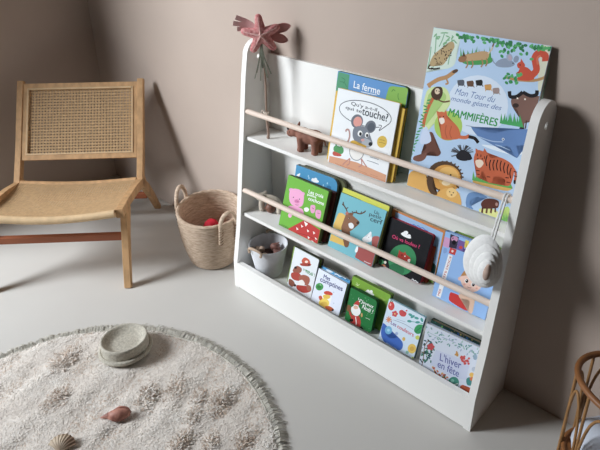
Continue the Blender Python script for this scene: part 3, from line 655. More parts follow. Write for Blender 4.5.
  ["b","9c5a48",[[13.7,63.3],[25.1,75.6],[44.0,74.5],[42.6,60.5],[24.1,50.1],[11.5,51.8]]],
  ["e","3a2622",19.5,66.9,5.4,2.4,1.0,-3.7],
  ["b","b34438",[[9.1,45.5],[35.8,56.4],[49.5,50.1],[48.1,35.9],[23.5,27.8],[10.1,32.3]]],
  ["b","a8604c",[[39.4,43.4],[55.0,58.8],[76.2,62.1],[84.1,52.4],[78.5,35.4],[55.4,28.8]]],
  ["b","efe8e2",[[43.4,33.8],[57.0,42.1],[68.4,33.9],[58.8,21.1],[44.3,20.6]]],
  ["b","b0392e",[[38.7,16.9],[64.2,25.6],[91.2,36.1],[95.0,22.5],[69.8,5.4],[44.6,5.0]]],
  ["b","8d5340",[[4.6,22.4],[21.9,23.9],[31.5,13.6],[19.6,2.8],[6.0,7.1]]],
  ["e","3a2622",31.8,12.7,4.8,2.2,1.0,-3.7],
  ["b","9fb4cc",[[3.7,-4.6],[16.6,3.6],[28.2,-3.7],[17.4,-14.1]]],
  ["b","a8604c",[[75.0,33.8],[90.7,38.0],[96.2,27.2],[84.2,19.5]]],
  ["t","2f8a4a","Joyeux",[50.3,71.1],[78.0,74.2],8.0,0.04,0],
  ["t","2f8a4a","Noël !",[62.8,68.4],[98.1,71.0],10.8,0.05,0],
 ],
 'compt': [
  ["t","2d3478","Mes",[25.3,80.8],[50.5,83.5],13.1,0.05,0],
  ["t","2d3478","comptines",[16.7,62.8],[101.9,70.3],18.4,0.05,0],
  ["e","3f9a4c",19.3,51.0,13.7,6.4,3.4,-10.5],
  ["e","2f7a3a",17.9,49.3,7.9,1.3,-0.5,-5.0],
  ["e","8cc890",21.4,58.0,3.8,0.0,-0.6,-2.0],
  ["b","f2f2f0",[[35.8,29.6],[46.0,40.5],[66.9,44.6],[72.9,33.6],[67.9,11.2],[45.1,4.9]]],
  ["b","d2452f",[[40.7,45.1],[54.2,53.4],[69.9,54.0],[68.7,46.5],[45.2,39.2]]],
  ["b","e8c23c",[[40.6,34.0],[57.5,43.1],[66.7,41.5],[61.2,31.9],[45.6,26.3]]],
  ["e","f0d24a",50.1,12.5,18.2,8.9,4.5,-13.9],
  ["e","e0b83a",51.3,9.0,12.8,6.4,2.5,-7.8],
  ["b","d2602f",[[57.3,5.9],[73.2,13.9],[89.7,12.1],[83.0,2.8],[65.7,-0.9]]],
  ["b","c8553a",[[25.7,21.7],[33.6,28.6],[40.5,22.8],[33.2,14.2]]],
  ["e","26262a",86.0,8.3,3.7,1.8,1.0,-3.0],
  ["e","b9c6dc",73.8,58.8,2.1,1.0,0.6,-1.7],
  ["e","b9c6dc",14.8,0.2,2.2,1.1,0.6,-1.8],
  ["e","b9c6dc",83.6,28.9,2.1,1.0,0.6,-1.7],
 ],
 'blue': [
  ["b","dbe9f4",[[18.4,99.1],[35.5,102.5],[45.1,100.7],[28.9,94.7]]],
  ["s","2f6f9c",2.87,[[51.1,100.4],[74.9,100.0],[103.7,100.5]]],
  ["s","e8f2f8",2.87,[[51.7,98.6],[60.3,101.4],[70.2,99.9],[79.8,103.1],[93.2,101.2]]],
 ],
 'santa': [
  ["e","8cc49a",97.3,26.9,0.8,0.4,0.2,-0.8],
  ["e","8cc49a",42.5,28.1,0.9,0.4,0.2,-0.8],
  ["e","8cc49a",22.8,53.8,0.9,0.4,0.2,-0.8],
  ["e","8cc49a",69.4,51.6,0.9,0.4,0.2,-0.8],
  ["e","8cc49a",6.1,81.0,0.9,0.4,0.2,-0.8],
  ["e","8cc49a",79.9,40.8,0.8,0.4,0.2,-0.8],
  ["e","8cc49a",57.8,87.8,0.9,0.4,0.2,-0.8],
  ["e","8cc49a",77.8,54.7,0.8,0.4,0.2,-0.8],
  ["e","8cc49a",13.7,73.8,0.9,0.4,0.2,-0.8],
  ["e","8cc49a",74.3,4.4,0.9,0.4,0.2,-0.8],
  ["e","8cc49a",54.4,77.3,0.9,0.4,0.2,-0.8],
  ["e","8cc49a",62.9,92.3,0.9,0.4,0.2,-0.8],
  ["e","8cc49a",62.0,66.6,0.9,0.4,0.2,-0.8],
  ["e","8cc49a",12.3,30.2,0.9,0.4,0.2,-0.8],
  ["e","8cc49a",63.2,6.8,0.9,0.4,0.2,-0.8],
  ["e","8cc49a",65.0,81.3,0.9,0.4,0.2,-0.8],
  ["e","8cc49a",58.2,84.5,0.9,0.4,0.2,-0.8],
  ["e","8cc49a",67.7,46.8,0.9,0.4,0.2,-0.8],
  ["e","8cc49a",53.4,92.9,0.9,0.4,0.2,-0.8],
  ["e","8cc49a",70.8,56.0,0.9,0.4,0.2,-0.8],
  ["e","8cc49a",61.2,110.3,0.9,0.4,0.2,-0.8],
  ["e","8cc49a",83.0,12.2,0.9,0.4,0.2,-0.8],
  ["e","8cc49a",50.5,94.0,0.9,0.4,0.2,-0.8],
  ["e","8cc49a",88.8,62.6,0.8,0.4,0.2,-0.8],
  ["e","8cc49a",36.3,28.9,0.9,0.4,0.2,-0.8],
  ["e","8cc49a",72.4,108.0,0.8,0.4,0.2,-0.8],
  ["b","c23b34",[[22.9,24.1],[34.1,32.5],[45.3,31.2],[54.2,16.0],[49.0,0.6],[28.7,-1.7],[19.9,7.8]]],
  ["b","a82f2a",[[20.8,4.2],[52.5,9.3],[50.4,-0.6],[27.4,-5.4]]],
  ["s","f2f0ec",2.74,[[33.6,25.4],[38.6,13.1],[40.8,3.4]]],
  ["b","f2f2f0",[[14.7,45.7],[26.4,57.1],[40.7,56.2],[46.8,43.6],[39.1,30.0],[25.5,27.3],[15.9,35.5]]],
  ["b","e8b79a",[[22.4,55.2],[33.6,58.6],[36.2,52.1],[28.8,46.6],[22.0,47.2]]],
  ["b","c23b34",[[20.2,55.2],[24.2,66.8],[32.0,75.3],[36.9,72.8],[35.6,59.6]]],
  ["e","f2f2f0",36.5,74.5,2.4,1.1,0.5,-2.2],
  ["s","f2f2f0",2.74,[[20.2,55.2],[28.1,58.9],[36.8,59.2]]],
  ["b","8a5a3a",[[-0.5,44.3],[8.3,49.5],[14.7,40.8],[9.5,29.4],[1.3,31.4]]],
  ["b","c23b34",[[11.9,33.5],[21.7,24.5],[21.3,16.4],[11.7,24.5]]],
  ["e","c9a15c",52.1,39.3,2.9,1.4,1.4,-6.1],
  ["e","1c1a1a",22.9,9.3,6.0,3.0,1.0,-4.5],
  ["e","1c1a1a",58.6,1.5,5.8,2.9,1.2,-5.3],
  ["t","f4f6f2","Le",[31.6,77.1],[43.1,78.6],6.9,0.03,0],
  ["t","f4f6f2","Joyeux",[41.8,70.3],[83.7,72.0],12.1,0.03,0.2],
  ["t","f4f6f2","Noël !",[47.7,58.6],[84.8,58.2],13.3,0.03,0.2],
  ["s","dcebd8",1.07,[[65.4,37.2],[72.5,38.7],[81.1,38.1]]],
  ["e","d8e8a0",79.1,-1.7,4.7,2.4,0.6,-2.6],
 ],
 'lime': [
  ["e","f4f6ee",65.6,88.9,15.6,1.5,-0.7,-4.4],
  ["e","f4f6ee",59.2,92.7,5.3,2.5,1.1,-4.3],
  ["e","f4f6ee",69.4,95.5,5.3,2.5,1.2,-4.8],
  ["s","d6e4a4",1.66,[[15.6,95.2],[22.2,93.3],[27.8,99.8]]],
  ["s","d6e4a4",1.66,[[17.5,101.0],[23.5,94.9]]],
  ["e","8fb43a",107.1,89.2,12.3,1.6,-0.7,-5.7],
  ["b","6f9a2c",[[104.3,68.7],[131.3,95.9],[132.8,49.1],[120.7,14.1],[113.2,-9.3]]],
 ],
 'coul': [
  ["p","7fb8b4",[[-3.2,1.0],[-2.7,-8.5],[113.5,-5.8],[125.2,-8.6],[119.3,0.4],[60.5,-0.4]]],
  ["e","d8453f",11.8,104.1,9.1,4.3,3.4,-11.4],
  ["e","f0a8a0",8.2,106.6,2.5,1.2,1.1,-3.7],
  ["s","3f8a5a",2.25,[[4.5,113.2],[7.7,117.8],[13.6,117.5]]],
  ["e","d2474c",32.9,91.4,4.0,1.9,1.0,-3.2],
  ["e","d2474c",30.9,84.9,4.0,2.0,1.0,-3.2],
  ["e","d2474c",24.7,84.0,4.0,2.0,1.0,-3.2],
  ["e","d2474c",23.0,89.9,4.0,2.0,1.0,-3.2],
  ["e","d2474c",28.0,94.4,4.0,1.9,1.0,-3.2],
  ["e","f2d070",27.9,88.9,2.0,1.0,0.5,-1.8],
  ["b","d2474c",[[38.2,102.2],[45.7,109.0],[53.0,103.3],[59.6,107.5],[58.4,96.6],[48.6,91.8],[41.1,94.3]]],
  ["e","d2474c",58.0,112.9,2.4,1.2,0.7,-2.2],
  ["s","4aa09a",1.62,[[68.8,87.9],[87.7,94.8],[112.4,102.1]]],
  ["e","4aa09a",71.8,107.4,6.3,-0.2,-0.9,-3.5],
  ["e","4aa09a",90.4,107.3,6.3,0.9,-0.3,-3.5],
  ["e","4aa09a",105.8,109.9,3.7,-4.3,-2.7,-2.6],
  ["e","4aa09a",73.8,89.9,6.4,2.1,0.3,-3.4],
  ["e","4aa09a",96.4,98.1,6.1,3.1,0.9,-3.1],
  ["e","4aa09a",78.9,105.7,4.5,5.5,2.5,-1.9],
  ["b","2f9a5a",[[93.4,72.1],[96.0,88.8],[108.3,98.0],[118.2,97.0],[117.9,83.7],[106.1,69.4]]],
  ["s","1f7a44",1.59,[[97.3,70.0],[106.5,86.0],[115.2,96.4]]],
  ["s","e08a5a",2.83,[[15.2,65.8],[23.3,69.9]]],
  ["s","e08a5a",2.83,[[15.2,65.8],[22.7,62.9]]],
  ["s","e08a5a",2.83,[[15.2,65.8],[17.7,57.6]]],
  ["s","e08a5a",2.83,[[15.2,65.8],[11.2,57.1]]],
  ["s","e08a5a",2.83,[[15.2,65.8],[7.1,61.8]]],
  ["s","e08a5a",2.83,[[15.2,65.8],[7.7,68.8]]],
  ["s","e08a5a",2.83,[[15.2,65.8],[12.7,74.1]]],
  ["s","e08a5a",2.83,[[15.2,65.8],[19.1,74.5]]],
  ["b","3f6cc0",[[-0.1,42.3],[1.6,48.5],[11.8,46.1],[12.9,30.7],[25.4,20.2],[41.8,23.5],[55.1,32.6],[71.6,26.6],[74.3,10.2],[61.6,-4.0],[39.3,-6.5],[19.4,1.1],[4.4,15.7]]],
  ["e","6fb6dc",22.5,37.8,10.1,5.2,3.2,-10.6],
  ["e","a4d4ea",22.5,37.8,4.0,2.1,1.1,-3.7],
  ["b","88a8e0",[[25.5,4.3],[42.9,0.8],[59.6,2.4],[50.3,-4.8],[32.3,-2.7]]],
  ["e","e8c04c",101.1,24.6,11.3,6.1,3.6,-12.0],
  ["e","d8a83a",101.1,24.6,5.7,3.0,1.7,-5.8],
  ["e","e0b858",71.8,37.1,4.3,2.3,1.5,-4.9],
  ["e","c8d050",107.8,60.1,6.1,3.2,1.6,-5.3],
  ["e","b4c83c",112.2,-1.4,7.0,3.9,2.1,-7.1],
  ["e","9fb4dc",48.0,40.9,4.4,2.3,1.2,-4.1],
  ["e","8cc4b4",91.4,9.0,4.3,2.3,1.2,-4.0],
  ["s","7a86a0",1.12,[[28.6,71.4],[60.2,75.8],[90.4,74.7]]],
  ["s","9aa6bc",1.11,[[37.0,77.7],[63.7,82.8]]],
  ["t","7a5a9c","Les",[23.8,56.5],[41.0,56.7],10.7,0.03,0],
  ["t","cf4a5c","couleurs",[44.5,56.4],[96.0,56.0],10.7,0.04,0],
 ],
 'winter': [
  ["p","c9d0e6",[[36.5,81.1],[123.9,90.8],[123.9,40.9],[89.8,28.6],[28.9,34.9]]],
  ["e","7fa8a4",81.9,116.5,-3.1,-2.5,-0.7,1.5],
  ["e","9fc2bc",7.9,116.1,-1.8,-3.9,-1.5,0.6],
  ["e","a4b4cc",96.7,110.8,-0.9,-3.9,-1.6,0.1],
  ["e","5f9a98",91.5,117.6,3.2,-0.3,-0.5,-1.9],
  ["e","7fa8a4",120.8,121.9,3.2,1.4,0.2,-1.8],
  ["e","9fc2bc",117.2,116.8,-0.9,-3.9,-1.5,0.1],
  ["e","a4b4cc",11.0,110.5,2.3,-2.4,-1.3,-1.6],
  ["e","5f9a98",113.4,131.5,2.2,-2.2,-1.2,-1.5],
  ["e","7fa8a4",14.6,130.6,2.4,-2.2,-1.3,-1.6],
  ["e","9fc2bc",99.6,123.4,2.5,-1.9,-1.1,-1.7],
  ["e","a4b4cc",132.7,116.6,-3.1,-2.0,-0.5,1.6],
  ["e","5f9a98",44.0,127.0,-3.3,-2.1,-0.5,1.7],
  ["e","7fa8a4",15.4,108.4,-3.4,-2.3,-0.6,1.6],
  ["e","9fc2bc",103.0,119.3,2.0,-2.6,-1.3,-1.4],
  ["e","a4b4cc",42.2,130.6,1.9,-2.7,-1.4,-1.4],
  ["e","5f9a98",72.0,126.8,-3.2,-2.0,-0.5,1.6],
  ["e","7fa8a4",138.3,129.0,-0.3,-3.8,-1.6,-0.2],
  ["e","9fc2bc",124.9,120.2,2.1,-2.4,-1.2,-1.5],
  ["e","a4b4cc",119.7,121.4,-0.5,-3.9,-1.6,-0.1],
  ["e","5f9a98",106.5,127.5,-1.2,-3.9,-1.5,0.3],
  ["e","7fa8a4",41.4,113.7,2.9,-1.4,-1.0,-1.8],
  ["e","9fc2bc",112.1,126.1,-3.1,-2.1,-0.5,1.6],
  ["e","a4b4cc",28.5,111.2,-2.8,-3.2,-1.0,1.2],
  ["e","5f9a98",123.0,121.9,0.2,-3.7,-1.6,-0.5],
  ["e","7fa8a4",46.4,108.1,-2.0,-3.8,-1.4,0.7],
  ["e","9fc2bc",74.9,119.8,-3.0,-2.5,-0.7,1.5],
  ["e","a4b4cc",79.1,131.6,3.3,0.4,-0.2,-1.9],
  ["e","5f9a98",109.2,121.0,0.1,-3.8,-1.6,-0.5],
  ["e","7fa8a4",61.1,132.7,-2.3,-3.4,-1.2,0.9],
  ["e","9fc2bc",56.4,119.9,1.3,-3.2,-1.5,-1.1],
  ["e","a4b4cc",24.2,103.7,-3.4,-2.2,-0.6,1.7],
  ["e","5f9a98",1.3,129.0,1.9,-2.8,-1.5,-1.4],
  ["e","7fa8a4",137.2,123.7,-2.9,-2.4,-0.7,1.4],
  ["e","9fc2bc",51.1,118.7,-2.6,-3.3,-1.1,1.1],
  ["e","a4b4cc",93.5,126.3,1.2,-3.3,-1.5,-1.0],
  ["e","5f9a98",89.4,123.4,3.1,-0.7,-0.6,-1.9],
  ["e","7fa8a4",36.0,110.8,3.2,-0.9,-0.8,-1.9],
  ["e","9fc2bc",27.9,123.5,-3.4,-1.8,-0.4,1.7],
  ["e","a4b4cc",138.5,123.8,2.9,-0.9,-0.7,-1.8],
  ["e","5f9a98",67.4,108.5,-0.1,-3.9,-1.7,-0.4],
  ["e","7fa8a4",128.9,112.1,-2.2,-3.3,-1.1,1.0],
  ["e","9fc2bc",124.6,122.1,3.1,-0.3,-0.5,-1.9],
  ["e","a4b4cc",113.5,108.1,-0.9,-3.9,-1.5,0.1],
  ["e","5f9a98",40.2,105.6,-3.2,-2.6,-0.7,1.5],
  ["e","7fa8a4",130.7,118.3,-3.0,-2.3,-0.6,1.5],
  ["e","9fc2bc",36.2,115.6,-3.4,-1.8,-0.4,1.8],
  ["e","a4b4cc",140.7,115.0,-0.1,-3.8,-1.6,-0.3],
  ["e","5f9a98",89.8,123.7,3.0,-1.0,-0.8,-1.8],
  ["e","7fa8a4",126.7,120.3,2.0,-2.5,-1.2,-1.5],
  ["e","9fc2bc",47.2,127.8,3.2,-0.6,-0.6,-1.9],
  ["e","a4b4cc",94.6,126.9,2.4,-2.1,-1.1,-1.6],
  ["e","5f9a98",117.1,133.4,-3.0,-2.2,-0.6,1.6],
  ["e","7fa8a4",63.1,109.9,-2.5,-3.4,-1.2,1.1],
  ["e","9fc2bc",95.3,133.5,-0.9,-3.9,-1.6,0.1],
  ["e","a4b4cc",64.6,124.7,0.5,-3.7,-1.6,-0.7],
  ["e","5f9a98",94.8,124.0,1.6,-2.9,-1.4,-1.3],
  ["e","7fa8a4",31.5,127.2,-0.6,-4.0,-1.7,-0.1],
  ["e","9fc2bc",134.1,134.1,-0.8,-3.8,-1.5,0.1],
  ["e","a4b4cc",88.0,113.6,2.4,-2.1,-1.2,-1.6],
  ["e","5f9a98",38.7,124.1,-2.7,-3.3,-1.1,1.1],
  ["e","2f5f66",23.7,50.1,3.0,-1.8,-1.2,-2.0],
  ["e","3f7a74",15.7,83.1,-2.1,-4.2,-1.6,0.6],
  ["e","4a8a6a",11.3,61.6,3.6,-0.4,-0.6,-2.1],
  ["e","27474f",17.3,86.1,-1.0,-4.4,-1.8,0.0],
  ["e","2f5f66",26.1,56.6,-3.3,-3.3,-1.0,1.5],
  ["e","3f7a74",18.6,41.7,2.0,-3.1,-1.6,-1.6],
  ["e","4a8a6a",-0.8,49.4,1.0,-3.9,-1.8,-1.1],
  ["e","27474f",7.3,29.7,3.0,-1.8,-1.2,-2.0],
  ["e","2f5f66",10.3,36.8,2.9,-2.0,-1.3,-2.0],
  ["e","3f7a74",33.9,100.0,3.1,-1.6,-1.1,-1.9],
  ["e","4a8a6a",17.5,37.8,-2.8,-3.9,-1.3,1.1],
  ["e","27474f",17.2,83.6,-0.2,-4.3,-1.8,-0.4],
  ["e","2f5f66",5.2,90.6,3.8,0.3,-0.4,-2.1],
  ["e","3f7a74",-1.2,53.0,-1.1,-4.5,-1.8,0.1],
  ["e","4a8a6a",11.8,71.8,-3.6,-2.7,-0.7,1.7],
  ["e","27474f",-2.0,39.6,-2.1,-4.4,-1.6,0.6],
  ["e","2f5f66",-1.5,67.3,3.9,0.9,-0.1,-2.1],
  ["e","3f7a74",3.9,80.0,-1.0,-4.5,-1.8,0.0],
  ["e","4a8a6a",14.1,66.0,1.0,-3.9,-1.8,-1.1],
  ["e","27474f",15.5,74.0,-0.3,-4.4,-1.9,-0.4],
  ["e","2f5f66",14.4,36.3,-0.5,-4.5,-1.9,-0.3],
  ["e","3f7a74",15.4,78.3,-0.4,-4.4,-1.8,-0.3],
  ["e","4a8a6a",24.2,60.4,2.4,-2.7,-1.5,-1.7],
  ["e","27474f",18.5,60.7,3.8,1.9,0.3,-1.9],
  ["e","2f5f66",22.5,92.3,2.3,-2.8,-1.5,-1.6],
  ["e","3f7a74",31.2,78.5,1.9,-3.2,-1.6,-1.5],
  ["e","4a8a6a",17.3,50.1,2.3,-2.8,-1.5,-1.7],
  ["e","27474f",2.6,33.3,3.1,-1.6,-1.1,-2.0],
  ["e","2f5f66",4.5,50.2,2.9,-2.1,-1.3,-1.9],
  ["e","3f7a74",25.0,72.5,2.1,-2.9,-1.5,-1.6],
  ["e","4a8a6a",24.1,57.2,3.8,1.2,0.0,-2.1],
  ["e","27474f",14.3,60.7,3.1,-1.6,-1.1,-2.0],
  ["e","2f5f66",13.7,62.9,3.1,-1.6,-1.1,-2.0],
  ["e","3f7a74",24.0,62.1,-3.3,-3.2,-0.9,1.5],
  ["e","4a8a6a",19.4,82.0,3.3,-1.3,-1.0,-2.0],
  ["e","27474f",13.5,57.8,3.8,0.2,-0.4,-2.2],
  ["e","2f5f66",22.4,54.2,2.2,-2.9,-1.5,-1.7],
  ["e","3f7a74",12.7,95.4,2.4,-2.6,-1.4,-1.7],
  ["e","4a8a6a",14.9,57.4,2.2,-2.9,-1.5,-1.6],
  ["e","27474f",26.3,72.4,-1.1,-4.4,-1.8,0.1],
  ["e","2f5f66",15.1,94.5,3.7,0.1,-0.4,-2.1],
  ["e","3f7a74",14.4,38.1,3.6,-0.5,-0.7,-2.2],
  ["e","4a8a6a",25.0,69.5,2.1,-3.0,-1.5,-1.6],
  ["e","27474f",21.9,57.3,-3.0,-3.6,-1.1,1.3],
  ["e","2f5f66",20.1,46.7,1.0,-3.9,-1.8,-1.1],
  ["e","3f7a74",29.7,42.5,0.6,-4.1,-1.8,-0.9],
  ["e","4a8a6a",16.7,64.9,2.2,-2.9,-1.5,-1.6],
  ["e","27474f",26.5,67.9,3.8,0.3,-0.3,-2.1],
  ["e","2f5f66",9.2,57.6,1.5,-3.5,-1.7,-1.3],
  ["e","3f7a74",23.8,83.7,0.8,-3.9,-1.8,-0.9],
  ["e","4a8a6a",4.3,48.1,-3.4,-3.3,-1.0,1.5],
  ["e","27474f",14.2,78.9,2.5,-2.5,-1.4,-1.8],
  ["e","2f5f66",19.8,93.2,-0.3,-4.3,-1.8,-0.4],
  ["e","3f7a74",15.5,36.3,3.9,1.8,0.2,-2.0],
  ["e","4a8a6a",3.4,56.1,3.9,1.0,-0.1,-2.1],
  ["e","27474f",10.8,58.4,-3.5,-3.0,-0.8,1.6],
  ["e","2f5f66",15.7,34.4,-1.0,-4.5,-1.8,-0.1],
  ["e","3f7a74",6.5,52.4,1.9,-3.2,-1.6,-1.5],
  ["e","4a8a6a",13.1,37.7,2.2,-2.9,-1.6,-1.7],
  ["e","27474f",4.6,79.8,1.0,-3.9,-1.8,-1.0],
  ["e","c8474c",27.2,84.3,4.5,2.3,0.8,-4.2],
  ["e","c8474c",24.7,77.5,4.5,2.3,0.8,-4.2],
  ["e","c8474c",18.7,76.5,4.5,2.3,0.8,-4.2],
  ["e","c8474c",17.5,82.7,4.5,2.3,0.8,-4.2],
  ["e","c8474c",22.7,87.5,4.5,2.3,0.8,-4.2],
  ["e","c85a3c",40.5,9.2,1.5,-2.6,-1.8,-1.7],
  ["e","d8a04a",37.5,30.2,-0.5,-3.6,-2.0,-0.3],
  ["e","3f7a5a",41.9,12.7,1.9,-2.1,-1.6,-2.0],
  ["e","8a4a3c",40.0,28.0,1.8,-2.2,-1.6,-1.9],
  ["e","d2703f",44.0,12.4,0.9,-3.0,-1.9,-1.3],
  ["e","c85a3c",41.8,29.6,-1.2,-3.6,-1.9,0.4],
  ["e","d8a04a",43.9,23.9,0.2,-3.4,-2.0,-0.8],
  ["e","3f7a5a",45.7,20.2,2.8,-0.5,-0.8,-2.4],
  ["e","8a4a3c",46.6,20.8,2.4,-1.3,-1.2,-2.2],
  ["e","d2703f",48.3,17.5,2.9,0.0,-0.5,-2.4],
  ["e","c85a3c",51.4,7.0,-2.2,-3.1,-1.4,1.3],
  ["e","d8a04a",51.3,13.0,2.5,-1.1,-1.1,-2.3],
  ["e","3f7a5a",53.3,7.8,-2.9,-1.9,-0.6,2.0],
  ["e","8a4a3c",50.8,26.4,2.5,-1.1,-1.1,-2.3],
  ["e","d2703f",51.9,26.0,2.3,-1.6,-1.3,-2.2],
  ["e","c85a3c",55.8,11.1,-2.9,-1.8,-0.5,2.1],
  ["e","d8a04a",55.7,16.8,1.3,-2.7,-1.8,-1.6],
  ["e","3f7a5a",57.7,11.9,-2.4,-2.9,-1.2,1.5],
  ["e","8a4a3c",57.8,17.0,0.7,-3.1,-2.0,-1.2],
  ["e","d2703f",58.4,19.3,1.2,-2.8,-1.9,-1.5],
  ["e","c85a3c",59.6,18.4,3.0,0.4,-0.3,-2.4],
  ["e","d8a04a",62.8,7.2,0.4,-3.3,-2.0,-1.0],
  ["e","3f7a5a",62.8,12.6,1.0,-2.9,-1.9,-1.4],
  ["e","8a4a3c",64.2,10.4,2.6,-0.8,-0.9,-2.3],
  ["e","d2703f",65.6,8.8,-2.8,-2.1,-0.7,2.0],
  ["e","c85a3c",63.5,24.7,1.2,-2.8,-1.8,-1.5],
  ["e","d8a04a",64.2,26.6,-1.8,-3.3,-1.6,0.9],
  ["e","3f7a5a",67.3,15.7,3.0,1.3,0.2,-2.2],
  ["e","8a4a3c",70.0,7.0,-2.7,-2.4,-0.9,1.8],
  ["e","d2703f",68.4,20.9,-1.6,-3.4,-1.7,0.7],
  ["e","c85a3c",68.5,25.4,-0.8,-3.6,-1.9,0.0],
  ["e","d8a04a",70.6,19.9,3.0,1.4,0.3,-2.2],
  ["e","3f7a5a",71.6,20.0,0.3,-3.3,-2.0,-0.8],
  ["e","8a4a3c",71.5,25.9,-2.5,-2.7,-1.1,1.6],
  ["e","d2703f",74.2,17.2,0.5,-3.2,-2.0,-1.0],
  ["e","c85a3c",77.7,4.9,-2.7,-2.3,-0.8,1.8],
  ["e","d8a04a",77.6,10.3,-1.4,-3.5,-1.7,0.5],
  ["e","3f7a5a",79.2,7.6,-0.6,-3.6,-1.9,-0.1],
  ["e","8a4a3c",79.2,12.6,-2.4,-2.8,-1.2,1.5],
  ["e","d2703f",78.2,23.1,-2.9,-1.8,-0.5,2.0],
  ["s","7a5640",1.77,[[7.5,5.3],[9.6,36.3],[6.6,76.0],[14.7,97.6]]],
  ["s","7a5640",1.73,[[8.1,56.2],[-4.2,55.7]]],
  ["e","3f8a78",96.0,18.7,12.7,7.3,2.8,-14.2],
  ["e","7fc0ac",92.4,20.7,4.3,2.4,0.8,-4.2],
  ["s","e8f0ec",1.66,[[86.4,13.8],[97.2,12.9],[107.1,20.9]]],
  ["e","cf4f4c",105.7,92.7,2.8,1.5,0.6,-3.1],
  ["e","cf4f4c",113.9,89.8,2.8,1.5,0.6,-3.1],
  ["e","cf4f4c",113.8,82.6,2.8,1.5,0.6,-3.1],
  ["e","cf4f4c",100.8,91.9,2.8,1.5,0.6,-3.1],
  ["e","cf4f4c",105.9,85.6,2.8,1.5,0.6,-3.1],
  ["e","cf4f4c",109.4,85.4,2.8,1.5,0.6,-3.1],
  ["e","cf4f4c",107.9,98.6,2.8,1.5,0.6,-3.0],
  ["e","cf4f4c",116.7,92.5,2.7,1.5,0.6,-3.0],
  ["e","cf4f4c",108.5,93.1,2.8,1.5,0.6,-3.1],
  ["e","cf4f4c",118.7,90.8,2.7,1.5,0.6,-3.0],
  ["e","cf4f4c",103.5,87.9,2.8,1.5,0.6,-3.1],
  ["e","cf4f4c",119.3,99.6,2.7,1.5,0.6,-3.0],
  ["e","cf4f4c",102.6,94.8,2.8,1.5,0.6,-3.1],
  ["e","cf4f4c",101.5,94.9,2.8,1.5,0.6,-3.1],
  ["e","cf4f4c",112.4,81.1,2.8,1.5,0.6,-3.1],
  ["e","cf4f4c",121.3,85.9,2.7,1.5,0.6,-3.0],
  ["e","e8b84c",134.0,61.4,5.4,3.0,1.3,-6.1],
  ["b","3f8a86",[[124.3,44.0],[131.6,53.2],[140.3,50.2],[139.4,34.8],[129.1,30.1]]],
  ["b","d8703a",[[131.8,52.2],[139.7,57.8],[141.4,49.7],[134.2,45.5]]],
  ["b","c85a34",[[113.6,14.8],[119.0,24.2],[125.6,22.3],[132.9,21.8],[139.1,26.6],[140.5,14.7],[133.1,5.7],[121.4,7.1]]],
  ["b","2c4a52",[[113.8,3.2],[131.2,4.7],[141.5,4.9],[142.5,-5.0],[123.2,-7.1]]],
  ["e","b4becf",136.5,78.6,5.4,3.0,1.3,-6.1],
  ["e","8fa8bc",132.9,110.2,4.5,2.4,1.4,-7.0],
  ["e","c8913f",89.4,95.3,1.9,1.0,0.4,-2.1],
  ["e","c8913f",85.8,92.3,1.9,1.0,0.4,-2.1],
  ["e","c8913f",88.1,95.0,1.9,1.0,0.4,-2.1],
  ["e","c8913f",87.8,97.2,1.9,1.0,0.4,-2.1],
  ["e","c8913f",90.1,96.7,1.9,1.0,0.4,-2.0],
  ["e","c8913f",87.5,101.1,1.9,1.0,0.4,-2.0],
  ["e","c8913f",91.7,95.4,1.9,1.0,0.4,-2.0],
  ["e","c8913f",90.1,92.0,1.9,1.0,0.4,-2.1],
  ["e","c8913f",89.4,99.3,1.9,1.0,0.4,-2.0],
  ["e","c8913f",90.1,92.0,1.9,1.0,0.4,-2.1],
  ["e","c8913f",88.2,95.6,1.9,1.0,0.4,-2.1],
  ["e","c8913f",91.8,92.6,1.9,1.0,0.4,-2.1],
  ["t","5b62a4","L'hiver",[50.9,57.3],[106.2,61.9],21.3,0.02,0],
  ["t","5b62a4","en fête",[48.3,37.2],[104.7,38.1],19.4,0.02,0],
  ["s","8fb4b4",1.13,[[7.7,117.2],[35.1,116.5]]],
  ["s","a4aecb",1.64,[[44.9,121.5],[81.5,123.0]]],
 ],
 'wback': [
  ["e","2f7a6a",14.2,120.0,-2.8,-4.0,-1.6,1.1],
  ["e","5f9a4a",32.7,129.6,3.8,-0.7,-0.7,-2.2],
  ["e","7a5a3c",29.2,130.7,1.5,-3.8,-1.9,-1.2],
  ["e","2f5f9c",46.7,132.6,-1.2,-4.5,-1.9,0.2],
  ["e","c8b45a",42.1,133.8,2.7,-2.6,-1.5,-1.8],
  ["e","2f7a6a",57.8,136.5,2.3,-3.1,-1.7,-1.6],
  ["e","5f9a4a",33.3,125.0,4.0,0.1,-0.4,-2.3],
  ["e","7a5a3c",97.9,150.9,2.9,-2.2,-1.3,-1.9],
  ["e","2f5f9c",120.4,166.5,-2.1,-3.9,-1.6,0.9],
  ["e","c8b45a",103.5,155.0,-0.7,-4.3,-1.9,0.0],
  ["e","2f7a6a",52.2,124.7,0.5,-4.2,-2.0,-0.7],
  ["e","5f9a4a",32.1,112.7,-0.2,-4.5,-2.1,-0.4],
  ["e","7a5a3c",92.5,141.4,3.9,0.3,-0.2,-2.2],
  ["e","2f5f9c",51.7,120.6,1.8,-3.5,-1.8,-1.4],
  ["e","c8b45a",124.0,157.2,3.4,-1.2,-0.8,-2.1],
  ["e","2f7a6a",30.9,106.4,4.1,0.2,-0.4,-2.3],
  ["e","5f9a4a",119.8,149.0,-3.1,-3.1,-1.1,1.5],
  ["e","7a5a3c",28.8,107.7,0.6,-4.3,-2.0,-0.8],
  ["e","2f5f9c",61.6,122.0,3.8,-0.5,-0.6,-2.2],
  ["e","c8b45a",66.7,121.5,-1.9,-4.3,-1.8,0.6],
